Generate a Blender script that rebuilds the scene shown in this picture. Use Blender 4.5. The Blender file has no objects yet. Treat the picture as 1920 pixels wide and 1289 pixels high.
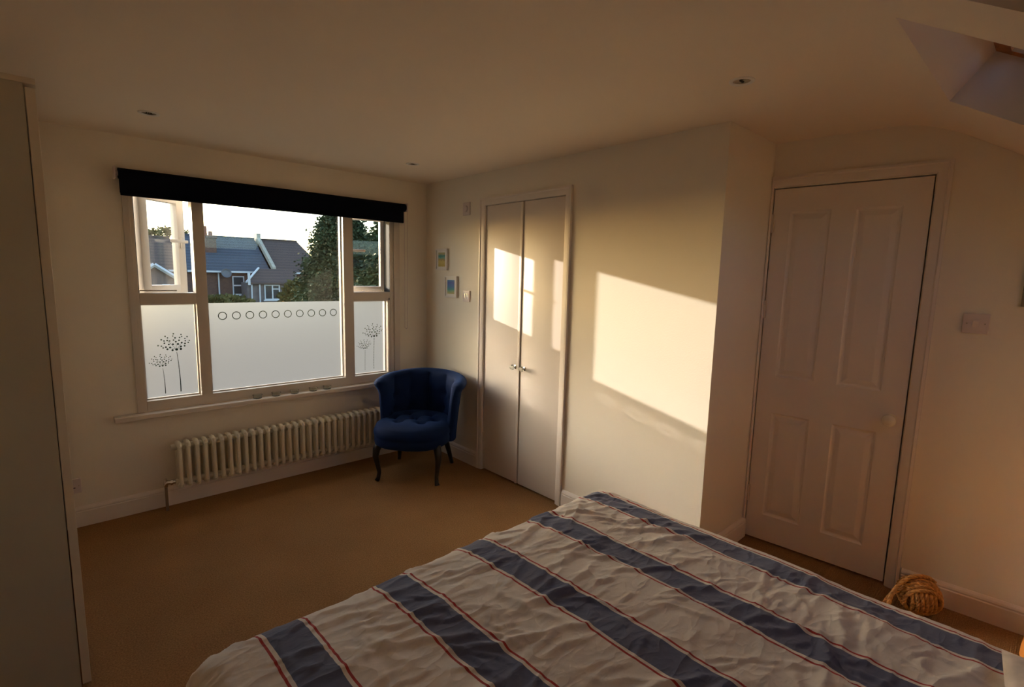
import bpy, bmesh, math, random
from mathutils import Vector, Matrix, noise
D = bpy.data
S = bpy.context.scene
COL = S.collection
R = math.radians
random.seed(7)

# ------------------------------------------------------------------ camera
CX, CY, CZ = -2.40974, -3.71330, 1.49798
cr = Vector((0.73777, -0.67463, 0.02389)); cu = Vector((0.07196, 0.11378, 0.99090)); cf = Vector((0.67121, 0.72933, -0.13249))
cam = D.objects.new('camera', D.cameras.new('camera')); COL.objects.link(cam)
cam.data.sensor_width = 36.0
cam.data.lens = 36.0 * 951.97 / 1920
cam.data.clip_start = 0.02; cam.data.clip_end = 800
m = Matrix((cr, cu, -cf)).transposed().to_4x4(); m.translation = (CX, CY, CZ)
cam.matrix_world = m
S.camera = cam

# ------------------------------------------------------------------ light, world, exposure
SUN_DIR = Vector((1.0, -2.48, -0.51)).normalized()          # the way the low afternoon sun travels
sun = D.objects.new('sun', D.lights.new('sun', 'SUN')); COL.objects.link(sun)
sun.rotation_euler = SUN_DIR.to_track_quat('-Z', 'Y').to_euler()
sun.location = (-8, 20, 6)
sun.data.energy = 6.8
sun.data.angle = R(0.5)
sun.data.color = (1.0, 0.885, 0.77)
world = D.worlds.new('sky'); S.world = world; world.use_nodes = True
wn = world.node_tree; wn.nodes.clear()
wo = wn.nodes.new('ShaderNodeOutputWorld'); wb = wn.nodes.new('ShaderNodeBackground'); sk = wn.nodes.new('ShaderNodeTexSky')
sk.sky_type = 'NISHITA'; sk.sun_disc = False
sk.sun_elevation = math.asin(-SUN_DIR.z); sk.sun_rotation = math.atan2(-SUN_DIR.x, -SUN_DIR.y)
sk.air_density = 1.0; sk.dust_density = 1.6; sk.ozone_density = 1.5
wb.inputs['Strength'].default_value = 0.76
wn.links.new(sk.outputs[0], wb.inputs[0]); wn.links.new(wb.outputs[0], wo.inputs[0])
S.view_settings.view_transform = 'Standard'; S.view_settings.look = 'None'
S.view_settings.exposure = 0.0; S.view_settings.gamma = 1.0
S.view_settings.use_curve_mapping = False
S.cycles.use_denoising = True
S.cycles.max_bounces = 14; S.cycles.diffuse_bounces = 8; S.cycles.transparent_max_bounces = 16
S.cycles.sample_clamp_indirect = 0.0

def at(px, py, y):
    """point on the vertical plane y=const seen at a pixel of the photograph (used only to survey the far houses)"""
    d = cf + (px - 960) / 951.97 * cr - (py - 644.5) / 951.97 * cu
    t = (y - CY) / d.y
    return Vector((CX, CY, CZ)) + t * d

# ------------------------------------------------------------------ materials
MATS = {}
def mat(name, color, rough=0.6, metal=0.0, spec=0.5, var=0.0, vscale=8.0, bump=0.0, bscale=200.0, sheen=0.0, coat=0.0):
    if name in MATS: return MATS[name]
    m = D.materials.new(name); m.use_nodes = True
    nt = m.node_tree; b = nt.nodes['Principled BSDF']
    b.inputs['Roughness'].default_value = rough; b.inputs['Metallic'].default_value = metal
    b.inputs['Specular IOR Level'].default_value = spec
    if sheen: b.inputs['Sheen Weight'].default_value = sheen; b.inputs['Sheen Roughness'].default_value = 0.4
    if coat: b.inputs['Coat Weight'].default_value = coat
    c = (*color, 1)
    tc = nt.nodes.new('ShaderNodeTexCoord')
    if var > 0:
        n = nt.nodes.new('ShaderNodeTexNoise'); n.inputs['Scale'].default_value = vscale; n.inputs['Detail'].default_value = 4
        nt.links.new(tc.outputs['Object'], n.inputs['Vector'])
        r = nt.nodes.new('ShaderNodeValToRGB')
        r.color_ramp.elements[0].position = 0.3; r.color_ramp.elements[1].position = 0.7
        r.color_ramp.elements[0].color = (*[x * (1 - var) for x in color], 1)
        r.color_ramp.elements[1].color = (*[min(1, x * (1 + var)) for x in color], 1)
        nt.links.new(n.outputs['Fac'], r.inputs[0]); nt.links.new(r.outputs[0], b.inputs['Base Color'])
    else:
        b.inputs['Base Color'].default_value = c
    if bump > 0:
        n2 = nt.nodes.new('ShaderNodeTexNoise'); n2.inputs['Scale'].default_value = bscale; n2.inputs['Detail'].default_value = 3
        nt.links.new(tc.outputs['Object'], n2.inputs['Vector'])
        bp = nt.nodes.new('ShaderNodeBump'); bp.inputs['Strength'].default_value = bump; bp.inputs['Distance'].default_value = 0.002
        nt.links.new(n2.outputs['Fac'], bp.inputs['Height']); nt.links.new(bp.outputs[0], b.inputs['Normal'])
    MATS[name] = m
    return m

WALL = mat('cream_wall_paint', (0.82, 0.755, 0.645), 0.75, var=0.012, vscale=2, bump=0.25, bscale=120)
CEIL = mat('ceiling_paint', (0.85, 0.745, 0.62), 0.85, var=0.01, vscale=2, bump=0.15, bscale=120)
TRIM = mat('white_gloss_trim', (0.79, 0.71, 0.635), 0.38, bump=0.08, bscale=60)
DOORP = mat('white_door_paint', (0.79, 0.71, 0.635), 0.42, bump=0.12, bscale=90)
UPVC_SHADED = mat('shaded_upvc', (0.64, 0.575, 0.50), 0.35)  # uPVC darkened so the frame's shade is in the colour, unlike the casements
UPVCW = mat('white_upvc_sash', (0.78, 0.74, 0.69), 0.3)
PLAST = mat('white_plastic', (0.68, 0.58, 0.56), 0.3)
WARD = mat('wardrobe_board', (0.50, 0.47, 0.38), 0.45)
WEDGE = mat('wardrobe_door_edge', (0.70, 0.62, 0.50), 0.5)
CHROME = mat('chrome', (0.75, 0.72, 0.68), 0.15, metal=1.0)
PIPEM = mat('brushed_pipe', (0.42, 0.36, 0.30), 0.3, metal=0.9)
RADM = mat('radiator_enamel', (0.76, 0.71, 0.58), 0.35)
DARKM = mat('dark_void', (0.02, 0.018, 0.015), 0.9)
BLACKW = mat('black_stained_wood', (0.012, 0.009, 0.007), 0.35, var=0.3, vscale=40)
VELVET = mat('blue_velvet', (0.0026, 0.0145, 0.066), 0.8, spec=0.2, sheen=0.25, bump=0.25, bscale=900, var=0.12, vscale=6)
VELVET.node_tree.nodes['Principled BSDF'].inputs['Sheen Tint'].default_value = (0.05, 0.2, 0.7, 1)
NAVY = mat('navy_blackout_fabric', (0.003, 0.004, 0.010), 0.9, spec=0.1, bump=0.1, bscale=800)
ROPE = mat('manila_rope', (0.55, 0.29, 0.09), 0.8, var=0.3, vscale=60, bump=0.8, bscale=300)
PINE = mat('pine_frame', (0.42, 0.16, 0.045), 0.5, var=0.2, vscale=30)
ORANGE = mat('orange_bounce_cover', (0.74, 0.28, 0.045), 0.7)
YELLOW = mat('yellow_edge', (0.85, 0.62, 0.08), 0.6)
LAMPIN = mat('lamp_reflector', (0.5, 0.47, 0.42), 0.2, metal=0.8)
MATT = mat('mattress_ticking', (0.6, 0.56, 0.5), 0.85)
BRASSY = mat('painted_hinge', (0.70, 0.62, 0.52), 0.35, metal=0.2)

def glass_mat():
    m = D.materials.new('window_glass'); m.use_nodes = True; nt = m.node_tree; nt.nodes.clear()
    o = nt.nodes.new('ShaderNodeOutputMaterial'); mx = nt.nodes.new('ShaderNodeMixShader')
    t = nt.nodes.new('ShaderNodeBsdfTransparent'); t.inputs[0].default_value = (0.97, 0.985, 0.98, 1)
    g = nt.nodes.new('ShaderNodeBsdfGlossy'); g.inputs['Roughness'].default_value = 0.0
    fr = nt.nodes.new('ShaderNodeFresnel'); ge = nt.nodes.new('ShaderNodeNewGeometry')
    io = nt.nodes.new('ShaderNodeMath'); io.operation = 'MULTIPLY_ADD'; io.inputs[1].default_value = 1/1.5 - 1.5; io.inputs[2].default_value = 1.5   # both faces of the pane reflect alike
    nt.links.new(ge.outputs['Backfacing'], io.inputs[0]); nt.links.new(io.outputs[0], fr.inputs[0])
    nt.links.new(fr.outputs[0], mx.inputs[0]); nt.links.new(t.outputs[0], mx.inputs[1]); nt.links.new(g.outputs[0], mx.inputs[2])
    nt.links.new(mx.outputs[0], o.inputs[0]); return m
GLASS = glass_mat()
TGLASS = glass_mat(); TGLASS.name = 'tinted_rooflight_glass'  # tint added to dim the rooflights and turn their light bluer
for n_ in TGLASS.node_tree.nodes:
    if n_.type == 'BSDF_TRANSPARENT': n_.inputs[0].default_value = (0.66, 0.74, 0.86, 1)
def film_mat():
    m = D.materials.new('frosted_film'); m.use_nodes = True; nt = m.node_tree; nt.nodes.clear()
    o = nt.nodes.new('ShaderNodeOutputMaterial'); mx = nt.nodes.new('ShaderNodeMixShader'); mx.inputs[0].default_value = FILM_MIX
    t = nt.nodes.new('ShaderNodeBsdfTranslucent'); t.inputs[0].default_value = (0.20, 0.215, 0.25, 1)
    g = nt.nodes.new('ShaderNodeBsdfRefraction'); g.inputs['Color'].default_value = (0.93, 0.94, 0.94, 1)
    g.inputs['Roughness'].default_value = 0.85; g.inputs['IOR'].default_value = 1.2
    nt.links.new(t.outputs[0], mx.inputs[1]); nt.links.new(g.outputs[0], mx.inputs[2]); nt.links.new(mx.outputs[0], o.inputs[0]); return m
FILM_MIX = 0.56
FILM = film_mat()
def clear_glass():
    m = D.materials.new('green_clear_glass'); m.use_nodes = True
    b = m.node_tree.nodes['Principled BSDF']; b.inputs['Base Color'].default_value = (0.93, 0.96, 0.90, 1)
    b.inputs['Transmission Weight'].default_value = 1; b.inputs['Roughness'].default_value = 0.02; b.inputs['IOR'].default_value = 1.45
    return m
CGLASS = clear_glass()

def carpet_mat():
    m = D.materials.new('ribbed_carpet'); m.use_nodes = True; nt = m.node_tree; b = nt.nodes['Principled BSDF']
    b.inputs['Roughness'].default_value = 0.95; b.inputs['Specular IOR Level'].default_value = 0.15
    tc = nt.nodes.new('ShaderNodeTexCoord')
    n = nt.nodes.new('ShaderNodeTexNoise'); n.inputs['Scale'].default_value = 165; n.inputs['Detail'].default_value = 3
    n3 = nt.nodes.new('ShaderNodeTexNoise'); n3.inputs['Scale'].default_value = 3; n3.inputs['Detail'].default_value = 3
    w = nt.nodes.new('ShaderNodeTexWave'); w.wave_type = 'BANDS'; w.bands_direction = 'Y'; w.inputs['Scale'].default_value = 46
    w.inputs['Distortion'].default_value = 0.6; w.inputs['Detail'].default_value = 2; w.inputs['Detail Scale'].default_value = 3
    for q in (n, n3, w): nt.links.new(tc.outputs['Object'], q.inputs['Vector'])
    mul = nt.nodes.new('ShaderNodeMath'); mul.operation = 'MULTIPLY'
    nt.links.new(n.outputs['Fac'], mul.inputs[0]); nt.links.new(w.outputs['Fac'], mul.inputs[1])
    add = nt.nodes.new('ShaderNodeMath'); add.operation = 'MULTIPLY_ADD'; add.inputs[1].default_value = 0.3
    nt.links.new(n3.outputs['Fac'], add.inputs[0]); nt.links.new(n.outputs['Fac'], add.inputs[2])
    r = nt.nodes.new('ShaderNodeValToRGB'); r.color_ramp.elements[0].position = 0.3; r.color_ramp.elements[1].position = 0.95
    r.color_ramp.elements[0].color = (0.175, 0.086, 0.033, 1); r.color_ramp.elements[1].color = (0.455, 0.25, 0.10, 1)
    nt.links.new(add.outputs[0], r.inputs[0]); nt.links.new(r.outputs[0], b.inputs['Base Color'])
    bp = nt.nodes.new('ShaderNodeBump'); bp.inputs['Strength'].default_value = 0.5; bp.inputs['Distance'].default_value = 0.004
    nt.links.new(mul.outputs[0], bp.inputs['Height']); nt.links.new(bp.outputs[0], b.inputs['Normal'])
    return m
CARPET = carpet_mat()

# ------------------------------------------------------------------ mesh helpers
def add_box(bm, a, b, M=None):
    x0, y0, z0 = a; x1, y1, z1 = b
    if x0 > x1: x0, x1 = x1, x0
    if y0 > y1: y0, y1 = y1, y0
    if z0 > z1: z0, z1 = z1, z0
    vs = [bm.verts.new(v) for v in ((x0,y0,z0),(x1,y0,z0),(x1,y1,z0),(x0,y1,z0),(x0,y0,z1),(x1,y0,z1),(x1,y1,z1),(x0,y1,z1))]
    if M:
        for v in vs: v.co = M @ v.co
    fl = M is not None and M.determinant() < 0
    for f in ((0,3,2,1),(4,5,6,7),(0,1,5,4),(1,2,6,5),(2,3,7,6),(3,0,4,7)):
        bm.faces.new([vs[i] for i in (f if not fl else f[::-1])])
    return vs
def add_bbox(bm, a, b, bev=0.003, M=None, seg=2):
    t = bmesh.new(); add_box(t, a, b)
    bmesh.ops.bevel(t, geom=t.edges[:], offset=bev, segments=seg, profile=0.6, affect='EDGES')
    merge(bm, t, M)
def merge(bm, t, M=None):
    if M: bmesh.ops.transform(t, matrix=M, verts=t.verts)
    me = D.meshes.new('tmp'); t.to_mesh(me); bm.from_mesh(me); D.meshes.remove(me); t.free()
def add_tube(bm, pts, rad, n=10, cap=True):
    """tube along points; rad a number or a list"""
    pts = [Vector(p) for p in pts]; k = len(pts)
    if not hasattr(rad, '__len__'): rad = [rad] * k
    rings = []; prev = None
    for i, p in enumerate(pts):
        t = (pts[min(i+1, k-1)] - pts[max(i-1, 0)]).normalized()
        if prev is None:
            a = Vector((0,0,1)) if abs(t.z) < 0.9 else Vector((1,0,0))
            u = t.cross(a).normalized()
        else:
            u = (prev - t * prev.dot(t)).normalized()
        prev = u; v = t.cross(u)
        rings.append([bm.verts.new(p + rad[i] * (math.cos(2*math.pi*j/n) * u + math.sin(2*math.pi*j/n) * v)) for j in range(n)])
    for a, b in zip(rings, rings[1:]):
        for j in range(n): bm.faces.new((a[j], a[(j+1)%n], b[(j+1)%n], b[j]))
    if cap:
        bm.faces.new(rings[0][::-1]); bm.faces.new(rings[-1])
def add_lathe(bm, prof, n=24, M=None):
    """profile of (r, z) turned round z"""
    rings = []
    for r, z in prof:
        rings.append([bm.verts.new((r*math.cos(2*math.pi*j/n), r*math.sin(2*math.pi*j/n), z)) for j in range(n)] if r > 1e-6 else [bm.verts.new((0,0,z))])
    vs = [v for r in rings for v in r]
    for a, b in zip(rings, rings[1:]):
        for j in range(n):
            if len(a) == 1 and len(b) == 1: continue
            if len(a) == 1: bm.faces.new((a[0], b[(j+1)%n], b[j]))
            elif len(b) == 1: bm.faces.new((a[j], a[(j+1)%n], b[0]))
            else: bm.faces.new((a[j], a[(j+1)%n], b[(j+1)%n], b[j]))
    if M:
        for v in vs: v.co = M @ v.co
def obj(name, bm, material, parent=None, smooth=False, kind=None, label=None, cat=None, group=None, auto=False):
    me = D.meshes.new(name)
    bmesh.ops.recalc_face_normals(bm, faces=bm.faces[:])
    bm.to_mesh(me); bm.free()
    o = D.objects.new(name, me); COL.objects.link(o)
    if material: me.materials.append(material)
    if smooth:
        for p in me.polygons: p.use_smooth = True
        if auto:
            me.set_sharp_from_angle(angle=R(auto))
    if parent: o.parent = parent
    props(o, label, cat, group, kind)
    return o
def props(o, label=None, cat=None, group=None, kind=None):
    if kind: o['kind'] = kind
    if label: o['label'] = label
    if cat: o['category'] = cat
    if group: o['group'] = group
    return o
def empty(name, loc=(0,0,0), label=None, cat=None, group=None, kind=None, M=None):
    o = D.objects.new(name, None); COL.objects.link(o); o.empty_display_size = 0.1
    if M: o.matrix_world = M
    else: o.location = loc
    return props(o, label, cat, group, kind)
def struct(name, bm, m, parent=None, smooth=False, auto=False):
    return obj(name, bm, m, parent, smooth, None if parent else 'structure', auto=auto)
def B(*boxes):
    bm = bmesh.new()
    for a, b in boxes: add_box(bm, a, b)
    return bm
def extrude_profile(bm, prof, p0, p1, out, up=Vector((0,0,1))):
    """sweep a closed (outward, up) profile along a straight run"""
    p0 = Vector(p0); p1 = Vector(p1); out = Vector(out)
    a = [bm.verts.new(p0 + out*u + up*v) for u, v in prof]; b = [bm.verts.new(p1 + out*u + up*v) for u, v in prof]
    n = len(prof)
    for i in range(n): bm.faces.new((a[i], a[(i+1)%n], b[(i+1)%n], b[i]))
    bm.faces.new(a[::-1]); bm.faces.new(b)

# ------------------------------------------------------------------ room shell
H = 2.2345; L = 2.5615; RX = 0.5464          # ceiling height; length of the cupboard wall; depth of the recess
XL = -3.02; YB = -5.45                        # left wall, knee wall
YC = -3.20; SL = 0.60                         # where the ceiling starts to slope, and its fall per metre
wx0, wx1, wz0, wz1 = -2.045, -0.316, 0.625, 2.02   # window opening
struct('floor', B(((XL, YB, -0.08), (1.2, 0.0, 0))), CARPET)
bm = B(((XL-0.12, 0, -0.08), (wx0, 0.14, H+0.1)), ((wx1, 0, -0.08), (0.14, 0.14, H+0.1)),
       ((wx0, 0, -0.08), (wx1, 0.14, wz0)), ((wx0, 0, wz1), (wx1, 0.14, H+0.1)))
struct('wall_back', bm, WALL)
cy1, cy2, ctop = -0.7866, -1.5615, 1.996      # cupboard opening
bm = B(((0, 0, -0.08), (0.12, cy1+0.03, H+0.1)), ((0, cy1+0.03, ctop+0.03), (0.12, cy2-0.03, H+0.1)), ((0, cy2-0.03, -0.08), (0.12, -L, H+0.1)),
       ((0.10, cy1+0.03, -0.08), (0.12, cy2-0.03, ctop+0.03)))
struct('wall_right', bm, WALL)
struct('wall_alcove', B(((0.12, -L, -0.08), (RX+0.2, -L+0.1, H+0.1))), WALL)
# the door wall stands a few degrees out of square: local x runs along it, local y points out of the room
aw = math.atan2(0.0509, 0.6673)
MW = Matrix.Translation((RX, -L, 0)) @ Matrix(((math.sin(aw), math.cos(aw), 0, 0), (-math.cos(aw), math.sin(aw), 0, 0), (0, 0, 1, 0), (0, 0, 0, 1)))
d0, d1, dtop = 0.0135, 0.6835, 1.993            # door leaf
bm = bmesh.new()
add_box(bm, (-0.05, 0, -0.08), (d0-0.006, 0.12, H+0.1), MW); add_box(bm, (d0-0.006, 0, dtop+0.006), (d1+0.006, 0.12, H+0.1), MW)
add_box(bm, (d1+0.006, 0, -0.08), (3.1, 0.12, H+0.1), MW); add_box(bm, (d0-0.006, 0.06, -0.08), (d1+0.006, 0.12, dtop+0.006), MW)
struct('wall_far_right', bm, WALL)
struct('wall_left', B(((XL-0.12, YB, -0.08), (XL, 0, H+0.1))), WALL)
struct('wall_front', B(((XL-0.12, YB-0.12, -0.08), (1.3, YB, 1.2))), WALL)

# ceiling: flat part, a soft crease, then the slope with two rooflight openings
def slope_z(y): return H + SL * (y - (YC - 0.015))
bm = bmesh.new()
xs = [XL-0.05, 1.3]
prof = [(0.05, H), (YC+0.14, H)]
for k in range(9):
    t = k/8; y = YC + 0.14 - 0.28*t
    y0 = YC + 0.14; L2 = 0.28
    z = H - 0.5*SL*(L2*t)**2/L2
    prof.append((y, z))
yS, zS = prof[-1]
rows = []
for y, z in prof: rows.append([bm.verts.new((x, y, z)) for x in xs])
for a, b in zip(rows, rows[1:]): bm.faces.new((a[0], a[1], b[1], b[0]))
def sz(y): return zS + SL*(y - yS)
opn = [(-1.90, -1.06), (-0.835, -0.015)]      # rooflight openings in x
oy0, oy1 = yS - 0.012, -4.30
gx = [XL-0.05, opn[0][0], opn[0][1], opn[1][0], opn[1][1], 1.3]; gy = [yS, oy0, oy1, YB-0.05]
for i in range(5):
    for j in range(3):
        if j == 1 and i in (1, 3): continue
        q = [(gx[i], gy[j]), (gx[i+1], gy[j]), (gx[i+1], gy[j+1]), (gx[i], gy[j+1])]
        bm.faces.new([bm.verts.new((x, y, sz(y))) for x, y in q])
off = Vector((0, -0.105, 0.135))
for xa, xb in opn:                            # plastered reveals
    c = [Vector((xa, oy0, sz(oy0))), Vector((xb, oy0, sz(oy0))), Vector((xb, oy1, sz(oy1))), Vector((xa, oy1, sz(oy1)))]
    for k in range(4):
        a, b = c[k], c[(k+1) % 4]
        bm.faces.new([bm.verts.new(v) for v in (a, b, b+off, a+off)])
bmesh.ops.remove_doubles(bm, verts=bm.verts, dist=1e-5)
ceil = struct('ceiling', bm, CEIL, smooth=True, auto=25)
bm = B(((XL-0.1, YC+0.2, H+0.1), (1.4, 0.4, H+0.2)))
struct('trim_1', bm, mat('roof_felt', (0.1, 0.1, 0.1), 0.9))
# outer roof skin around the rooflights (keeps daylight out of everywhere but the openings)
bm = bmesh.new()
for i in range(5):
    for j in range(3):
        if j == 1 and i in (1, 3): continue
        ys = [0.3 if False else YC+0.22, oy0+off.y, oy1+off.y, YB-0.25]
        q = [(gx[i], ys[j]), (gx[i+1], ys[j]), (gx[i+1], ys[j+1]), (gx[i], ys[j+1])]
        bm.faces.new([bm.verts.new((x, y, sz(y - off.y) + off.z)) for x, y in q])
struct('trim_2', bm, MATS['roof_felt'])
for wi, (xa, xb) in enumerate(opn):
    n = Vector((0, -SL, 1)).normalized(); e = Vector((0, -1, -SL)).normalized()
    o = Vector((0, oy0, sz(oy0))) + off
    ln = (Vector((0, oy1, sz(oy1))) - Vector((0, oy0, sz(oy0)))).length
    Mx = Matrix(((1, 0, 0, o.x), (0, e.y, n.y, o.y), (0, e.z, n.z, o.z), (0, 0, 0, 1)))
    win = empty('window_%d' % (wi+2), kind='structure')
    bm = bmesh.new()
    add_box(bm, (xa, 0, 0), (xb, 0.05, 0.06), Mx); add_box(bm, (xa, ln-0.05, 0), (xb, ln, 0.06), Mx)
    add_box(bm, (xa, 0.05, 0), (xa+0.045, ln-0.05, 0.06), Mx); add_box(bm, (xb-0.045, 0.05, 0), (xb, ln-0.05, 0.06), Mx)
    obj('frame', bm, PINE, win)
    bm = bmesh.new(); add_box(bm, (xa+0.045, 0.05, 0.03), (xb-0.045, ln-0.05, 0.036), Mx)
    obj('glass_pane', bm, TGLASS, win)
    bm = bmesh.new(); add_tube(bm, [Mx @ Vector((xa+0.15, 0.075, 0.012)), Mx @ Vector((xb-0.15, 0.075, 0.012))], 0.008)
    obj('opening_bar', bm, CHROME, win, True)
    s1 = ln-0.055 if wi == 0 else 0.60  # added shades that cut the daylight from the rooflights
    bm = bmesh.new(); add_box(bm, (xa+0.050, 0.09, 0.018), (xb-0.050, s1, 0.021), Mx)
    obj('dimming_shade', bm, mat('shade_cloth', (0.20, 0.19, 0.20), 0.9), win)

# skirting boards
SK = [(0, 0), (0.018, 0), (0.018, 0.088), (0.0135, 0.092), (0.0155, 0.1), (0.0125, 0.108), (0.004, 0.118), (0, 0.118)]
def skirt(name, p0, p1, out):
    bm = bmesh.new(); extrude_profile(bm, SK, p0, p1, out); return struct(name, bm, TRIM)
skirt('baseboard_back', (XL, 0, 0), (0, 0, 0), (0, -1, 0))
bm = bmesh.new(); extrude_profile(bm, SK, (0, -0.018, 0), (0, -0.728, 0), (-1, 0, 0)); extrude_profile(bm, SK, (0, -1.62, 0), (0, -L-0.018, 0), (-1, 0, 0))
struct('baseboard_right', bm, TRIM)
skirt('baseboard_alcove', (-0.018, -L, 0), (RX, -L, 0), (0, -1, 0))
bm = bmesh.new(); extrude_profile(bm, SK, MW @ Vector((0.752, 0, 0)), MW @ Vector((2.85, 0, 0)), (MW.to_3x3() @ Vector((0, -1, 0))))
struct('baseboard_far_right', bm, TRIM)
skirt('baseboard_left', (XL, -1.52, 0), (XL, YB, 0), (1, 0, 0))

# ------------------------------------------------------------------ main window
w1 = empty('window_1', (0, 0, 0), kind='structure')
FY0, FY1 = -0.004, 0.085
def fr(bm, a, b, bev=0.004): add_bbox(bm, (a[0], FY0, a[1]), (b[0], FY1, b[1]), bev)
bm = bmesh.new()
fr(bm, (wx0, wz0), (-2.0, wz1)); fr(bm, (-0.350, wz0), (wx1, wz1))
fr(bm, (-1.709, 0.68), (-1.645, 1.96)); fr(bm, (-0.737, 0.68), (-0.660, 1.96))
fr(bm, (-2.0, wz0), (-0.350, 0.686)); fr(bm, (-2.0, 1.955), (-0.350, wz1)); fr(bm, (-0.372, 0.686), (-0.350, 1.30))
fr(bm, (-2.0, 1.276), (-1.709, 1.343)); fr(bm, (-0.660, 1.276), (-0.350, 1.343))
obj('window_frame', bm, UPVC_SHADED, w1, True, auto=40)
GAPSHADE = mat('casement_gap_shade', (0.015, 0.014, 0.013), 0.7)  # black strips paint the shade in the gaps beside the casements
obj('gap_shade', B(((-0.3525, 0.000, 1.343), (-0.3495, 0.088, 1.955))), GAPSHADE, w1)
obj('gap_shade', B(((-2.0005, 0.010, 1.343), (-1.9960, 0.088, 1.955))), GAPSHADE, w1)
# glazing beads, deeper in than the frame face
bm = bmesh.new()
for x0, x1, z0, z1 in ((-2.0, -1.709, 0.686, 1.276), (-1.645, -0.737, 0.686, 1.955), (-0.660, -0.372, 0.686, 1.276)):
    g = 0.008
    for a, b in (((x0, z0), (x0+g, z1)), ((x1-g, z0), (x1, z1)), ((x0+g, z0), (x1-g, z0+g)), ((x0+g, z1-g), (x1-g, z1))):
        add_box(bm, (a[0], 0.034, a[1]), (b[0], 0.050, b[1]))
obj('glazing_bead', bm, UPVC_SHADED, w1)
for x0, x1, z0, z1 in ((-1.998, -1.711, 0.688, 1.274), (-1.643, -0.739, 0.688, 1.953), (-0.658, -0.374, 0.688, 1.274)):
    obj('glass_pane', B(((x0, 0.056, z0), (x1, 0.060, z1))), GLASS, w1)
# architrave around the opening and the sill board
bm = bmesh.new()
add_bbox(bm, (-2.050, -0.012, 0.621), (-2.018, 0.0, 2.0), 0.003)
add_bbox(bm, (-0.318, -0.016, 0.621), (-0.266, 0.0, 2.0), 0.006)
add_bbox(bm, (-2.050, -0.012, 1.985), (-0.266, 0.0, 2.045), 0.003)
obj('architrave', bm, UPVC_SHADED, w1, True, auto=40)
bm = bmesh.new(); add_bbox(bm, (-2.165, -0.062, 0.588), (-0.155, 0.004, 0.620), 0.007, seg=3)
obj('window_sill', bm, TRIM, w1, True, auto=40)
# opening casements; friction stays let each one swing outward
def casement(hx, hy, ang, wid, sgn, z0, z1):
    c = empty('casement', (hx, hy, 0)); c.parent = w1; c.rotation_euler = (0, 0, ang)
    t = 0.056; dp = 0.052
    def bx(a, b): add_bbox(bm, (min(sgn*a[0], sgn*b[0]), 0, a[1]), (max(sgn*a[0], sgn*b[0]), dp, b[1]), 0.006)
    bm = bmesh.new(); bx((0, z0), (t, z1)); bx((wid-t, z0), (wid, z1)); bx((t-0.004, z0), (wid-t+0.004, z0+t)); bx((t-0.004, z1-t), (wid-t+0.004, z1))
    obj('casement_frame', bm, UPVCW, c, True, auto=40)
    bm = bmesh.new(); x0, x1 = sorted((sgn*(t-0.003), sgn*(wid-t+0.003)))
    add_box(bm, (x0, 0.022, z0+t-0.003), (x1, 0.026, z1-t+0.003)); obj('glass_pane', bm, GLASS, c)
    zc = (z0+z1)/2 + 0.02
    bm = bmesh.new(); xh = sgn*(wid-t*0.5)
    add_bbox(bm, (xh-0.013, -0.012, zc-0.045), (xh+0.013, 0.0, zc+0.03), 0.004)
    add_tube(bm, [(xh, -0.010, zc), (xh, -0.038, zc)], 0.010, 12)
    add_bbox(bm, (min(xh, xh-sgn*0.125), -0.046, zc-0.010), (max(xh, xh-sgn*0.125)+0.006, -0.034, zc+0.010), 0.005)
    obj('window_handle', bm, UPVCW, c, True, auto=40)
    return c
casement(-1.962, 0.092, R(36), 0.325, 1, 1.330, 1.962)
casement(-0.322, 0.092, R(-12), 0.345, -1, 1.330, 1.962)
bm = bmesh.new()
for zz in (1.355, 1.945):
    add_bbox(bm, (-1.99, 0.06, zz-0.004), (-1.80, 0.078, zz+0.004), 0.001); add_bbox(bm, (-0.56, 0.06, zz-0.004), (-0.38, 0.078, zz+0.004), 0.001)
obj('friction_stay', bm, CHROME, w1)

# frosted film with clear cut-outs: rings on the middle pane, seed heads on the side panes
def poly_mesh(loops, name, y, material, parent):
    cu_ = D.curves.new(name, 'CURVE'); cu_.dimensions = '2D'; cu_.fill_mode = 'BOTH'
    for lp in loops:
        s = cu_.splines.new('POLY'); s.points.add(len(lp)-1); s.use_cyclic_u = True
        for p, (x, z) in zip(s.points, lp): p.co = (x, z, 0, 1)
    t = D.objects.new('tmp', cu_); COL.objects.link(t)
    dg = bpy.context.evaluated_depsgraph_get(); me = D.meshes.new_from_object(t.evaluated_get(dg))
    D.objects.remove(t); D.curves.remove(cu_)
    for v in me.vertices: v.co = (v.co.x, y, v.co.y)
    me.materials.clear(); me.materials.append(material)
    o = D.objects.new(name, me); COL.objects.link(o); o.parent = parent
    return o
def circ(x, z, r, n=20, e=1.0): return [(x + r*math.cos(2*math.pi*k/n), z + e*r*math.sin(2*math.pi*k/n)) for k in range(n)]
DOTS = [(495,630,13),(453,635,10),(539,628,11),(402,622,9),(430,606,9),(388,600,8),(360,606,7),(343,587,7),(311,580,7),(541,602,10),(580,598,8),(585,573,8),(620,565,7),(632,544,6),(512,575,10),(551,563,9),(590,545,7),(587,520,6),(611,503,7),(461,574,9),(419,573,8),(375,558,7),(373,535,7),(346,521,7),(405,532,8),(429,538,7),(409,505,6),(387,488,7),(492,549,8),(470,531,7),(486,509,8),(464,489,6),(471,466,7),(525,537,8),(533,508,7),(555,499,6),(549,477,6)]
STALK = [(405,532),(429,538),(492,549),(525,537),(375,558),(541,602),(430,606),(551,563)]
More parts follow.
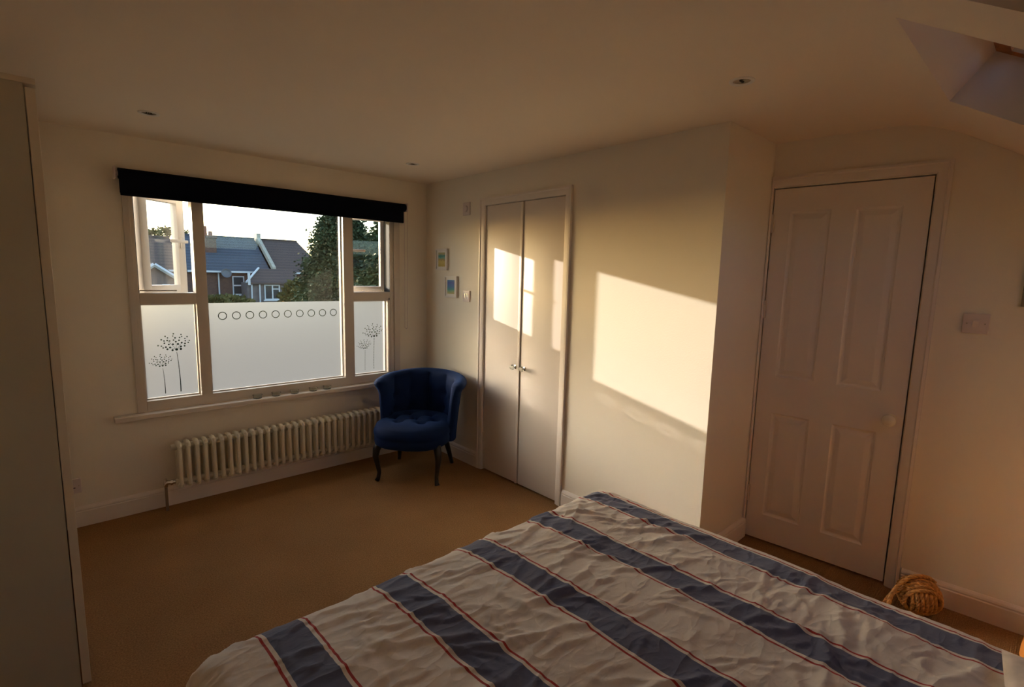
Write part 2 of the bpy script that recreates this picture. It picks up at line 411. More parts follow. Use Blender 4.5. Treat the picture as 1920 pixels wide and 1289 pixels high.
def head(hx, hz, s):
    k = 0.00052*s; kz = 0.00061*s; out = []
    P = lambda x, z: (hx + (x-495)*k, hz - (z-630)*kz)
    for x, z, r in DOTS: out.append(circ(*P(x, z), r*0.00062*s, 14))
    for x, z in STALK:
        a = Vector((495, 630)); b = Vector((x, z)); d = (b-a).normalized(); n = Vector((-d.y, d.x))*1.5
        a2 = a + d*17; b2 = b - d*12
        if (b2-a2).dot(d) < 10: continue
        bad = False
        for x3, z3, r3 in DOTS:
            q = Vector((x3, z3)); t = (q-a2).dot(d)
            if -r3 < t < (b2-a2).length + r3 and abs((q-a2).dot(n.normalized())) < r3+2.2: bad = True
        if bad: continue
        out.append([P(*v) for v in (a2+n, b2+n, b2-n, a2-n)])
    return out
def stem(hx, hz, zb, w, lean, dashed=False):
    n = 14; outs = []
    def c(t): return hx + lean*math.sin(math.pi*0.62*t), hz - 0.016 - (hz-0.016-zb)*t
    if not dashed:
        l = [(c(i/n)[0] - w*(0.35+0.65*i/n), c(i/n)[1]) for i in range(n+1)]; r = [(c(i/n)[0] + w*(0.35+0.65*i/n), c(i/n)[1]) for i in range(n+1)]
        return [l + r[::-1]]
    for i in range(12):
        t0, t1 = i/12, (i+0.8)/12; (xa, za), (xb, zb2) = c(t0), c(t1)
        outs.append([(xa-w, za), (xb-w, zb2), (xb+w, zb2), (xa+w, za)])
    return outs
FYm = 0.0545
loops = [[(-1.993, 0.693), (-1.715, 0.693), (-1.715, 1.274), (-1.993, 1.274)]]
loops += head(-1.822, 0.985, 1.0) + stem(-1.822, 0.985, 0.712, 0.0032, 0.010) + head(-1.901, 0.889, 0.70) + stem(-1.901, 0.889, 0.710, 0.0024, 0.006)
poly_mesh(loops, 'frosted_film', FYm, FILM, w1)
loops = [[(-0.653, 0.693), (-0.381, 0.693), (-0.381, 1.274), (-0.653, 1.274)]]
loops += head(-0.465, 0.985, 1.0) + stem(-0.465, 0.985, 0.712, 0.0018, -0.006, True) + head(-0.545, 0.892, 0.70) + stem(-0.545, 0.892, 0.710, 0.0013, -0.003, True)
poly_mesh(loops, 'frosted_film', FYm, FILM, w1)
loops = [[(-1.632, 0.693), (-0.750, 0.693), (-0.750, 1.274), (-1.632, 1.274)]]
for k in range(10):
    x = -1.554 + k*0.0838
    loops += [circ(x, 1.188, 0.0270, 32), circ(x, 1.188, 0.0218, 32)]
poly_mesh(loops, 'frosted_film', FYm, FILM, w1)

# ------------------------------------------------------------------ cupboard doors
d1o = empty('door_1', (0, 0, 0), kind='structure')
def architrave(bm, outer, w, M, right_only=False, lw=None):
    """three mitred boards with a moulded profile, local x along wall, -y into the room"""
    x0, x1, zt = outer
    P = [(0, 0), (0, 0.018), (0.012, 0.020), (0.018, 0.015), (0.030, 0.015), (0.045, 0.011), (w-0.004, 0.009), (w, 0.004), (w, 0)]
    def ring(side):
        pass
    lw = w if lw is None else lw
    def board(pts_fn, n=None):
        vs = [[bm.verts.new(M @ Vector(v)) for v in col] for col in pts_fn]
        k = len(vs[0])
        for a, b in zip(vs, vs[1:]):
            for i in range(k): bm.faces.new((a[i], a[(i+1)%k], b[(i+1)%k], b[i]))
        bm.faces.new(vs[0][::-1]); bm.faces.new(vs[-1])
    s = lw / w
    colL0 = [(x0 + p[0]*s, -p[1], 0) for p in P]; colL1 = [(x0 + p[0]*s, -p[1], zt - p[0]) for p in P]
    colR1 = [(x1 - p[0], -p[1], zt - p[0]) for p in P]; colR0 = [(x1 - p[0], -p[1], 0) for p in P]
    board([colL0, colL1, colR1, colR0])
MC = Matrix(((0, 1, 0, 0), (-1, 0, 0, 0), (0, 0, 1, 0), (0, 0, 0, 1)))   # local x = -world y, local y = +world x
bm = bmesh.new(); architrave(bm, (-cy1-0.058, -cy2+0.050, ctop+0.056), 0.055, MC)
obj('architrave', bm, TRIM, d1o, True, auto=30)
bm = bmesh.new()
for a, b in (((-cy1-0.03, 0), (-cy1-0.003, ctop+0.004)), ((-cy2+0.003, 0), (-cy2+0.03, ctop+0.004)), ((-cy1-0.03, ctop+0.004), (-cy2+0.03, ctop+0.03))):
    add_box(bm, (a[0], -0.001, a[1]), (b[0], 0.10, b[1]), MC)
obj('door_lining', bm, TRIM, d1o)
def glass_knob(parent, M):
    bm = bmesh.new(); add_lathe(bm, [(0, 0), (0.014, 0), (0.014, 0.003), (0.006, 0.006), (0.006, 0.018), (0.0, 0.018)], 16, M)
    o = obj('knob_stem', bm, CHROME, parent, True, auto=40)
    bm = bmesh.new(); add_lathe(bm, [(0, 0.016), (0.010, 0.016), (0.018, 0.026), (0.0195, 0.034), (0.013, 0.045), (0, 0.048)], 8, M)
    return obj('knob', bm, CGLASS, parent)
midy = 1.1815
for a, b, side in ((-cy1, midy-0.003, 0), (midy+0.001, -cy2, 1)):
    bm = bmesh.new(); add_bbox(bm, (a+0.002, 0.004, 0.012), (b-0.002, 0.034, ctop-0.001), 0.002, MC)
    leaf = obj('door_leaf', bm, DOORP, d1o, True, auto=40)
    kx = b-0.045 if side == 0 else a+0.045
    glass_knob(leaf, MC @ Matrix.Translation((kx, 0.004, 0.860)) @ Matrix.Rotation(R(90), 4, 'X'))
    hx = a if side == 0 else b
    for hz in (0.265, 1.79):
        bm = bmesh.new(); add_tube(bm, [MC @ Vector((hx, 0.000, hz-0.038)), MC @ Vector((hx, 0.000, hz+0.038))], 0.0045, 8)
        add_box(bm, (hx-0.010, 0.0032, hz-0.036), (hx+0.010, 0.0045, hz+0.036), MC)
        obj('hinge', bm, BRASSY, leaf, True, auto=40)
    if side == 0:    # lipping strip that covers the joint
        bm = bmesh.new(); add_bbox(bm, (midy-0.026, -0.004, 0.012), (midy-0.004, 0.006, ctop-0.002), 0.002, MC)
        obj('meeting_strip', bm, DOORP, leaf, True, auto=40)

# ------------------------------------------------------------------ panelled bedroom door
d2o = empty('door_2', (0, 0, 0), kind='structure')
bm = bmesh.new(); architrave(bm, (0.001, 0.746, 2.058), 0.055, MW, lw=0.009)
obj('architrave', bm, TRIM, d2o, True, auto=30)
def panel_leaf(x0, x1, z0, z1, panels, y0, M):
    bm = bmesh.new(); xs = sorted({x0, x1, *[p[0] for p in panels], *[p[1] for p in panels]}); zs = sorted({z0, z1, *[p[2] for p in panels], *[p[3] for p in panels]})
    def inp(xc, zc): return any(p[0] < xc < p[1] and p[2] < zc < p[3] for p in panels)
    V = {}
    def v(x, y, z):
        k = (round(x, 5), round(y, 5), round(z, 5))
        if k not in V: V[k] = bm.verts.new(M @ Vector((x, y, z)))
        return V[k]
    for i in range(len(xs)-1):
        for j in range(len(zs)-1):
            if not inp((xs[i]+xs[i+1])/2, (zs[j]+zs[j+1])/2):
                bm.faces.new((v(xs[i], y0, zs[j]), v(xs[i+1], y0, zs[j]), v(xs[i+1], y0, zs[j+1]), v(xs[i], y0, zs[j+1])))
    for a, b, c, d in panels:
        zz = [z for z in zs if c <= z <= d]; xx = [x for x in xs if a <= x <= b]
        rings = [(0, 0), (0.006, 0.006), (0.012, 0.0085), (0.018, 0.0085), (0.040, 0.002), (0.044, 0.0015)]
        prev = None
        for ins, dep in rings:
            loop = [(a+ins, c+ins), (b-ins, c+ins), (b-ins, d-ins), (a+ins, d-ins)]
            cur = [v(x, y0+dep, z) for x, z in loop]
            if prev:
                for k in range(4): bm.faces.new((prev[k], prev[(k+1) % 4], cur[(k+1) % 4], cur[k]))
            prev = cur
        bm.faces.new(prev)
    # edges and back
    ring = [(x0, z0), (x1, z0), (x1, z1), (x0, z1)]
    f = [v(x, y0, z) for x, z in ring]; g = [v(x, y0+0.035, z) for x, z in ring]
    for k in range(4): bm.faces.new((f[k], f[(k+1) % 4], g[(k+1) % 4], g[k]))
    bm.faces.new(g)
    return bm
PX = [(0.098, 0.288), (0.392, 0.582)]
pans = [(a, b, 0.975, 1.872) for a, b in PX] + [(a, b, 0.165, 0.768) for a, b in PX]
leaf = obj('door_leaf', panel_leaf(d0, d1, 0.012, dtop, pans, 0.004, MW), DOORP, d2o)
bm = bmesh.new()
add_lathe(bm, [(0, 0), (0.026, 0), (0.026, 0.004), (0.012, 0.008), (0.010, 0.020), (0.016, 0.026), (0.026, 0.034), (0.030, 0.044), (0.028, 0.054), (0.018, 0.062), (0, 0.065)], 28,
          MW @ Matrix.Translation((0.632, 0.004, 0.846)) @ Matrix.Rotation(R(90), 4, 'X'))
obj('door_knob', bm, mat('cream_ceramic', (0.80, 0.74, 0.60), 0.2), leaf, True, auto=50)
for hz in (0.275, 1.345, 1.812):
    bm = bmesh.new(); add_tube(bm, [MW @ Vector((d0-0.001, -0.001, hz-0.05)), MW @ Vector((d0-0.001, -0.001, hz+0.05))], 0.006, 8)
    for k in range(2): add_box(bm, (d0-0.009+0.009*k, 0.000, hz-0.048), (d0-0.0+0.009*k, 0.0045, hz+0.048), MW)
    obj('hinge', bm, BRASSY, leaf, True, auto=40)

# ------------------------------------------------------------------ wardrobe along the left wall (its near end faces the camera)
wd = empty('wardrobe', (-2.70, -0.75, 0), 'tall cream wardrobe along the left wall with its plain end panel facing us', 'wardrobe')
def wp(bm_, name, m, **k):
    bmesh.ops.translate(bm_, verts=bm_.verts, vec=(2.70, 0.75, 0)); return obj(name, bm_, m, wd, **k)
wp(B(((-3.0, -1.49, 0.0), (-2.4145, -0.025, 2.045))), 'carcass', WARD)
for k, (ya, yb) in enumerate(((-1.492, -1.008), (-1.004, -0.520), (-0.516, -0.03))):
    bm = bmesh.new(); add_bbox(bm, (-2.411, ya, 0.012), (-2.387, yb, 2.035), 0.0015)
    dl = wp(bm, 'door', WEDGE)
wp(B(((-3.0, -1.494, 2.045), (-2.386, -0.025, 2.062))), 'cornice', WEDGE)

# ------------------------------------------------------------------ column radiator
rad = empty('radiator', (-1.2, -0.105, 0), 'long low cream column radiator under the window', 'radiator')
def section():
    bm = bmesh.new()
    z0, z1 = 0.150, 0.432
    for yy in (-0.045, 0.0, 0.045):
        add_tube(bm, [(0, yy*0.9, z0+0.004), (0, yy, z0+0.022), (0, yy, z1-0.024), (0, yy*0.88, z1-0.004)], [0.009, 0.0118, 0.0118, 0.009], 8)
    for zz, s in ((z0+0.026, -1), (z1-0.030, 1)):
        pts = [(0, -0.050, zz), (0, -0.038, zz+s*0.014), (0, 0, zz+s*0.020), (0, 0.038, zz+s*0.014), (0, 0.050, zz)]
        add_tube(bm, pts, [0.011, 0.015, 0.016, 0.015, 0.011], 8)
        add_tube(bm, [(-0.0235, 0, zz), (0.0235, 0, zz)], 0.019, 10)
    return bm
sec = obj('section', section(), RADM, rad, True, auto=60)
n_sec, pitch = 31, 0.0466; x_first = -1.872
for k in range(n_sec):
    o = sec if k == 0 else sec.copy()
    if k: COL.objects.link(o); o.parent = rad
    o.location = (x_first + k*pitch + 1.2, 0, 0)
for xx in (-1.872-0.03, x_first + n_sec*pitch - 0.012):
    bm = bmesh.new(); add_tube(bm, [(xx+1.2-0.008, 0, 0.402), (xx+1.2+0.01, 0, 0.402)], 0.018, 12)
    obj('end_plug', bm, RADM, rad, True, auto=50)
bm = bmesh.new()
add_tube(bm, [(-1.945+1.2, 0.02, 0.0), (-1.945+1.2, 0.02, 0.168)], 0.0085, 10)
obj('supply_pipe', bm, PIPEM, rad, True, auto=50)
bm = bmesh.new()
add_tube(bm, [(-1.945+1.2, 0.02, 0.155), (-1.945+1.2, 0.02, 0.170), (-1.935+1.2, 0.015, 0.180), (-1.895+1.2, 0.0, 0.180)], [0.013, 0.014, 0.014, 0.011], 12)
add_tube(bm, [(-1.945+1.2, 0.02, 0.178), (-1.945+1.2, 0.02, 0.205)], [0.012, 0.008], 12)
add_tube(bm, [(-1.920+1.2, 0.009, 0.180), (-1.908+1.2, 0.005, 0.180)], 0.0165, 6)
obj('valve', bm, CHROME, rad, True, auto=50)
for xx in (-1.60, -0.70):
    obj('wall_bracket', B(((xx+1.2-0.012, 0.02, 0.20), (xx+1.2+0.012, 0.104, 0.40))), RADM, rad)

# ------------------------------------------------------------------ blue button-back chair
CH = Vector((-0.405, -0.495, 0)); Fv = Vector((-0.77, -0.638, 0)).normalized(); Rv = Vector((-Fv.y, Fv.x, 0)) * 1.0   # Rv: towards the seat's left (image right when negated)
Rv = Vector((0.638, -0.77, 0)).normalized()
MCH = Matrix(((Rv.x, Fv.x, 0, CH.x), (Rv.y, Fv.y, 0, CH.y), (0, 0, 1, 0), (0, 0, 0, 1)))   # local x right in view, y forward
chair = empty('slipper_chair', label='low blue velvet tub chair with buttoned seat in the corner by the window', cat='chair', M=Matrix.Translation(CH) @ Matrix.Rotation(math.atan2(Rv.y, Rv.x), 4, 'Z'))
# local axes: x along Rv; y = rotate 90deg ccw of Rv = (0.77, 0.638) -> backwards. so forward is -y
def seat_mesh():
    bm = bmesh.new(); n, rr = 64, 30
    cx, cy = 0, -0.055
    def outl(t):
        c, s = math.cos(t), math.sin(t); e = 2.6
        r = (abs(c/0.272)**e + abs(s/0.285)**e) ** (-1/e)
        return r*c, r*s
    tuft = [(-0.085, -0.11), (0.085, -0.11), (0.0, -0.01), (-0.16, -0.01), (0.16, -0.01), (-0.085, 0.10), (0.085, 0.10)]
    ctr = bm.verts.new((cx, cy, 0.445))
    rings = []
    prof = [(k/rr) for k in range(1, rr)]
    def top(x, y, q):
        z = 0.385 + 0.065*(1 - q**3.2)**0.5 if q < 1 else 0.385
        for tx, ty in tuft:
            d = math.hypot(x-tx, y-cy-ty+0.0); z -= 0.030*math.exp(-(d/0.030)**2) + 0.012*math.exp(-(d/0.07)**2)
        for i, (ax, ay) in enumerate(tuft):
            for bx_, by_ in tuft[i+1:]:
                dd = math.hypot(ax-bx_, ay-by_)
                if dd > 0.15: continue
                t = max(0, min(1, ((x-ax)*(bx_-ax) + (y-cy-ay)*(by_-ay)) / dd**2)); px = ax + t*(bx_-ax); py = ay + t*(by_-ay)
                z -= 0.007*math.exp(-(math.hypot(x-px, y-cy-py)/0.014)**2)
        return z
    for q in prof:
        ring = []
        for k in range(n):
            ox, oy = outl(2*math.pi*k/n); x = cx+ox*q; y = cy+oy*q; ring.append(bm.verts.new((x, y, top(x, y, q))))
        rings.append(ring)
    side = [(1.0, 0.383), (1.018, 0.372), (1.022, 0.355), (1.008, 0.340), (1.0, 0.335), (1.006, 0.326), (1.008, 0.300), (0.995, 0.278), (0.95, 0.268), (0.6, 0.266)]
    for q, z in side:
        rings.append([bm.verts.new((cx+outl(2*math.pi*k/n)[0]*q, cy+outl(2*math.pi*k/n)[1]*q, z)) for k in range(n)])
    for k in range(n): bm.faces.new((ctr, rings[0][k], rings[0][(k+1) % n]))
    for a, b in zip(rings, rings[1:]):
        for k in range(n): bm.faces.new((a[k], b[k], b[(k+1) % n], a[(k+1) % n]))
    bm.faces.new(rings[-1])
    return bm
seat = obj('seat', seat_mesh(), VELVET, chair, True)
for tx, ty in ((-0.085, -0.11), (0.085, -0.11), (0.0, -0.01), (-0.16, -0.01), (0.16, -0.01), (-0.085, 0.10), (0.085, 0.10)):
    bm = bmesh.new(); add_lathe(bm, [(0, 0.006), (0.008, 0.004), (0.010, 0.0), (0, -0.004)], 10, Matrix.Translation((tx, ty-0.055, 0.405)))
    obj('button', bm, VELVET, seat, True)
def back_mesh():
    bm = bmesh.new(); nu, nt = 90, 28
    def center(phi, t):       # phi: -105..105 deg around the back; t: 0 bottom .. 1 top
        z = 0.275 + (0.71 - 0.275)*t - 0.030*(abs(phi)/R(100))**2*t
        r0x = (0.262 if phi > 0 else 0.246) + (0.044 if phi > 0 else 0.020)*t**1.3 ; r0y = 0.245 + 0.075*t**1.2
        x = r0x*math.sin(phi) + 0.012; y = r0y*math.cos(phi) - 0.02
        return Vector((x, y, z))
    loops = []
    P0 = R(104)
    for i in range(nu+1):
        phi = -P0 + 2*P0*i/nu
        ring = []
        edge = min(1.0, (P0-abs(phi))/R(9)); th = 0.034*math.sqrt(max(0.0, 1-(1-edge)**2)) + 0.004
        nrm = Vector((math.sin(phi), math.cos(phi), 0))
        chan = 0.0
        # inside face bottom->top, rolled top, outside face top->bottom
        for j in range(nt+1):
            t = j/nt; c = center(phi, t)
            fold = abs(math.sin(phi*180/math.pi/34*math.pi + math.pi/2*0))  # vertical channels every ~34 deg
            d = -th*(0.55 + 0.62*fold**0.6) 
            for ph in (-68, -34, 0, 34, 68):
                for tz in (0.42, 0.68):
                    dd = math.hypot((math.degrees(phi)-ph)/8.5, (t-tz)/0.06); d += 0.018*math.exp(-dd*dd)
            ring.append(c + nrm*d)
        for k in range(1, 9):
            a = math.pi*k/9; c = center(phi, 1)
            ring.append(c + nrm*(-th*1.05*math.cos(a) + 0.020*math.sin(a*0.5)) + Vector((0, 0, 0.034*math.sin(a)*(0.6+0.4*edge))) )
        for j in range(nt, -1, -1):
            t = j/nt; c = center(phi, t)
            ring.append(c + nrm*(th*0.72 + 0.030*math.exp(-((1-t)/0.09)**2)))
        loops.append([bm.verts.new(v) for v in ring])
    n = len(loops[0])
    for a, b in zip(loops, loops[1:]):
        for k in range(n): bm.faces.new((a[k], a[(k+1) % n], b[(k+1) % n], b[k]))
    bm.faces.new(loops[0]); bm.faces.new(loops[-1][::-1])
    return bm
obj('backrest', back_mesh(), VELVET, chair, True, auto=75)
def leg_front(s):
    bm = bmesh.new()
    dx = 0.012 if s > 0 else 0
    pts = [(s*0.205, -0.215, 0.285), (s*0.222, -0.240, 0.235), (s*0.226, -0.248, 0.185), (s*0.216, -0.236, 0.12), (s*0.208, -0.228, 0.06), (s*0.212, -0.236, 0.02), (s*0.220, -0.246, 0.0)]
    pts = [(a+dx, b, c) for a, b, c in pts]
    add_tube(bm, pts, [0.030, 0.027, 0.022, 0.017, 0.014, 0.015, 0.018], 12); return bm
def leg_back(s):
    bm = bmesh.new()
    pts = [(s*0.165, 0.13, 0.285), (s*0.185, 0.155, 0.20), (s*0.205, 0.185, 0.09), (s*0.220, 0.21, 0.0)]
    add_tube(bm, pts, [0.026, 0.022, 0.017, 0.014], 12); return bm
for s in (-1, 1): obj('leg', leg_front(s), BLACKW, chair, True)
for s in (-1, 1): obj('leg', leg_back(s), BLACKW, chair, True)

# ------------------------------------------------------------------ bed
bed = empty('bed', (-1.47, -3.45, 0), 'double bed under the striped duvet at the right', 'bed')
def bp(bm_, name, m): bmesh.ops.translate(bm_, verts=bm_.verts, vec=(1.47, 3.45, 0)); return obj(name, bm_, m, bed, True, auto=40)
bm = bmesh.new(); add_bbox(bm, (-2.17, -4.40, 0.30), (-0.79, -2.53, 0.53), 0.05, seg=4); bp(bm, 'mattress', MATT)
bm = bmesh.new(); add_bbox(bm, (-2.16, -4.40, 0.08), (-0.80, -2.54, 0.30), 0.01); bp(bm, 'divan_base', MATT)
for x in (-2.08, -0.88):
    for y in (-4.3, -2.64):
        bm = bmesh.new(); add_lathe(bm, [(0, 0), (0.022, 0), (0.026, 0.08), (0, 0.08)], 12, Matrix.Translation((x, y, 0))); bp(bm, 'foot', BLACKW)

def duvet_mat():
    m = D.materials.new('striped_duvet_cotton'); m.use_nodes = True; nt = m.node_tree; b = nt.nodes['Principled BSDF']
    b.inputs['Roughness'].default_value = 0.85; b.inputs['Specular IOR Level'].default_value = 0.2
    b.inputs['Sheen Weight'].default_value = 0.15
    uv = nt.nodes.new('ShaderNodeUVMap'); uv.uv_map = 'fabric'
    sp = nt.nodes.new('ShaderNodeSeparateXYZ'); nt.links.new(uv.outputs[0], sp.inputs[0])
    def math_(op, a, b_=None):
        n = nt.nodes.new('ShaderNodeMath'); n.operation = op
        for i, q in enumerate((a, b_)):
            if q is None: continue
            if isinstance(q, (int, float)): n.inputs[i].default_value = q
            else: nt.links.new(q, n.inputs[i])
        return n.outputs[0]
    # fabric repeat 0.297 m; u=0 at the first stripe's centre
    f = math_('ABSOLUTE', math_('SUBTRACT', math_('FRACT', math_('ADD', math_('DIVIDE', sp.outputs[0], 0.297), 0.5)), 0.5))
    dist = math_('MULTIPLY', f, 0.297)
    blue = math_('LESS_THAN', dist, 0.0430)
    red = math_('LESS_THAN', math_('ABSOLUTE', math_('SUBTRACT', dist, 0.0545)), 0.0029)
    n = nt.nodes.new('ShaderNodeTexNoise'); n.inputs['Scale'].default_value = 900; n.inputs['Detail'].default_value = 1
    nt.links.new(uv.outputs[0], n.inputs['Vector'])
    c1 = nt.nodes.new('ShaderNodeMix'); c1.data_type = 'RGBA'
    c1.inputs[6].default_value = (0.92, 0.85, 0.78, 1); c1.inputs[7].default_value = (0.155, 0.175, 0.28, 1); nt.links.new(blue, c1.inputs[0])
    c2 = nt.nodes.new('ShaderNodeMix'); c2.data_type = 'RGBA'; nt.links.new(red, c2.inputs[0]); nt.links.new(c1.outputs[2], c2.inputs[6]); c2.inputs[7].default_value = (0.48, 0.045, 0.04, 1)
    c3 = nt.nodes.new('ShaderNodeMix'); c3.data_type = 'RGBA'; c3.blend_type = 'MULTIPLY'; c3.inputs[0].default_value = 0.25
    nt.links.new(c2.outputs[2], c3.inputs[6]); nt.links.new(n.outputs['Fac'], c3.inputs[7])
    nt.links.new(c3.outputs[2], b.inputs['Base Color'])
    # fine creases on top of the modelled wrinkles
    hs = []
    for sc, di, sharp, rot in ((6.0, 0.35, 16.0, 20), (13.0, 0.5, 11.0, -35), (27.0, 0.3, 8.0, 65)):
        mp = nt.nodes.new('ShaderNodeMapping'); mp.inputs['Rotation'].default_value = (0, 0, R(rot)); mp.inputs['Scale'].default_value = (1, 1.9, 1)
        w = nt.nodes.new('ShaderNodeTexNoise'); w.inputs['Scale'].default_value = sc; w.inputs['Detail'].default_value = 1.5; w.inputs['Distortion'].default_value = di
        nt.links.new(uv.outputs[0], mp.inputs[0]); nt.links.new(mp.outputs[0], w.inputs['Vector'])
        rid = math_('ABSOLUTE', math_('SUBTRACT', w.outputs['Fac'], 0.5))
        hs.append(math_('MULTIPLY', math_('EXPONENT', math_('MULTIPLY', rid, -sharp)), 3.0/sc))
    tot = math_('ADD', math_('ADD', hs[0], hs[1]), hs[2])
    bpn = nt.nodes.new('ShaderNodeBump'); bpn.inputs['Strength'].default_value = 0.28; bpn.inputs['Distance'].default_value = 0.016
    nt.links.new(tot, bpn.inputs['Height']); nt.links.new(bpn.outputs[0], b.inputs['Normal'])
    return m
DUV = duvet_mat()
def duvet_mesh():
    xl, xr, yf, yh = -2.255, -0.718, -2.455, -3.84
    zt = 0.640; rc = 0.085; hang = 0.34
    step = 0.0062
    def fold(d):      # arc-length past the flat top -> (outward, drop)
        if d <= 0: return d, 0.0
        q = rc*math.pi/2
        if d < q: a = d/rc; return rc*math.sin(a), rc*(1-math.cos(a))
        e = d-q; return rc + 0.06*e, rc + e
    xin_l, xin_r, yin_f = xl+rc, xr-rc, yf-rc
    u0, u1 = -(rc*math.pi/2+hang), (xin_r-xin_l) + rc*math.pi/2 + hang
    v0, v1 = -(rc*math.pi/2+hang), (yin_f-yh)
    nu = int((u1-u0)/step); nv = int((v1-v0)/step)
    bm = bmesh.new(); uvl = bm.loops.layers.uv.new('fabric'); grid = []
    import numpy as np
    rs_ = np.random.RandomState(11)
    U, V = np.meshgrid(np.linspace(u0, u1, nu+1), np.linspace(v0, v1, nv+1)); HT = np.zeros_like(U)
    for k in range(680):                      # creases: long, thin, slightly curved ridges
        uc, vc = rs_.uniform(u0, u1), rs_.uniform(-0.25, v1); big = k < 130
        ang = rs_.normal(0.25, 0.42) if rs_.rand() < 0.75 else rs_.uniform(-1.6, 1.6)
        ln = rs_.uniform(0.10, 0.26) if big else rs_.uniform(0.035, 0.12)
        wd = rs_.uniform(0.008, 0.014) if big else rs_.uniform(0.0045, 0.0075)
        am = rs_.uniform(0.004, 0.0085) if big else rs_.uniform(0.0026, 0.0052)
        i0, i1 = np.searchsorted(U[0], [uc-ln*1.3, uc+ln*1.3]); j0, j1 = np.searchsorted(V[:, 0], [vc-ln*1.3, vc+ln*1.3])
        a_ = U[j0:j1, i0:i1]-uc; b_ = V[j0:j1, i0:i1]-vc
        s_ = a_*math.cos(ang)+b_*math.sin(ang); t_ = -a_*math.sin(ang)+b_*math.cos(ang) + rs_.uniform(-1.2, 1.2)*s_**2 + 0.004*np.sin(s_*60+k)
        env = np.clip(1-(s_/ln)**2, 0, 1)**1.5
        HT[j0:j1, i0:i1] += am*env*(np.exp(-np.abs(t_/wd)**1.5) - 0.35*np.exp(-((t_-wd*1.8)/(wd*1.6))**2))
    N = noise.noise
    for j in range(nv+1):
        v = v0 + (v1-v0)*j/nv; row = []
        for i in range(nu+1):
            u = u0 + (u1-u0)*i/nu
            W = xin_r - xin_l
            du = -u if u < 0 else (u-W if u > W else 0); dv = -v if v < 0 else 0
            su = -1 if u < 0 else 1
            # round the corner: treat combined overhang radially
            dd = math.hypot(du, dv)
            out, drop = fold(dd)
            ox = out*(du/dd)*su if dd > 0 else 0; oy = out*(dv/dd) if dd > 0 else 0
            x = xin_l + min(max(u, 0), W) + ox; y = yin_f - max(v, 0) + oy
            z = zt - drop
            # loft: puffy top, broad undulation
            m_u = min(1, max(0, min(u+0.02, W-u+0.02)/0.30)); m_v = min(1, max(0, (v+0.02)/0.30))
            puff = 0.020*math.sin(m_u*math.pi/2)*math.sin(m_v*math.pi/2)
            p = Vector((u, v, 0))
            broad = 0.006*N(p*2.3 + Vector((3, 1, 0))) + 0.006*N(p*5.1)
            # ridged wrinkles, running mostly across the stripes at changing angles
            q = Vector((u*4.2 + 0.9*N(p*1.7), v*7.5 + 1.6*N(p*2.2 + Vector((9, 0, 0))), 0.3))
            rdg = (1-min(1, abs(N(q))*3.2))**2
            q2 = Vector((u*11 + v*5 + 1.2*N(p*3), v*10 - u*6 + 1.2*N(p*3.3), 1.7))
            rdg2 = (1-min(1, abs(N(q2))*3.0))**2
            q3 = Vector((u*30 - v*12, v*31 + u*10 + 2*N(p*6), 4.1)); rdg3 = (1-min(1, abs(N(q3))*2.6))**2
            amp = (0.55 + 0.9*max(0, N(p*1.9 + Vector((0, 5, 2))) + 0.3))*(1 - 0.75*min(1, max(0, (u-(W-0.12))/0.14)))
            # long soft pulls near the right side
            pull = 0.010*max(0, 1-abs(u-(W-0.15))/0.28)*math.sin((v*0.8+u*1.0)*17)
            wr = amp*(0.0040*rdg**1.6 + 0.0014*rdg2**1.5) + broad + pull*0.35 + float(HT[j, i])*(1 - 0.7*min(1, max(0, (u-(W-0.10))/0.14)))
            nrm = Vector((0, 0, 1)) if dd == 0 else Vector((math.sin(min(dd/rc, math.pi/2))*du/dd*su, math.sin(min(dd/rc, math.pi/2))*dv/dd, max(0.0, math.cos(min(dd/rc, math.pi/2)))))
            if drop > rc: 
                hangw = 0.02*math.sin((u if dv > du else v)*19 + 3*N(p*2))*min(1, (drop-rc)/0.2); wr = wr*0.7 + hangw
            pos = Vector((x, y, z)) + nrm*wr + Vector((0, 0, puff))
            row.append((bm.verts.new(pos), u, v))
        grid.append(row)
    base = xin_l
    for a, b in zip(grid, grid[1:]):
        for i in range(nu):
            c = (a[i], a[i+1], b[i+1], b[i])
            f = bm.faces.new([q[0] for q in c])
            for lp, q in zip(f.loops, c):
                wob = 0.006*N(Vector((q[1]*6, q[2]*6, 8)))
                lp[uvl].uv = (q[1] + base + 2.045 + wob, q[2])
    return bm
duv = obj('duvet', duvet_mesh(), DUV, None, True, None, 'crumpled white duvet with blue and red stripes spread over the bed', 'duvet')
# pillow whose corner shows at the lower right
def pillow_mesh(w, l, h):
    bm = bmesh.new(); n = 28; top = []; 
    for s in (1, -1):
        g = []
        for j in range(n+1):
            r_ = []
            for i in range(n+1):
                a, b = 2*i/n-1, 2*j/n-1
                e = max(0, (1-a**4)*(1-b**4))**0.6
                x = a*w/2*(1-0.06*(1-b*b)*0+0.05*abs(a*b)); y = b*l/2*(1+0.05*abs(a*b))
                z = s*h/2*e + 0.006*noise.noise(Vector((a*4, b*4, s)))*e
                r_.append(bm.verts.new((x, y, z)))
            g.append(r_)
        for a_, b_ in zip(g, g[1:]):
            for i in range(n): bm.faces.new((a_[i], a_[i+1], b_[i+1], b_[i]))
    bmesh.ops.remove_doubles(bm, verts=bm.verts, dist=1e-4)
    return bm
pl = obj('pillow', pillow_mesh(0.68, 0.46, 0.085), mat('pillow_cotton', (0.72, 0.62, 0.57), 0.85, var=0.15, vscale=25), None, True, None,
         'pale pillow corner at the lower right on the striped duvet', 'pillow')
pl.location = (-1.235, -3.967, 0.700); pl.rotation_euler = (R(0), R(0), R(4))

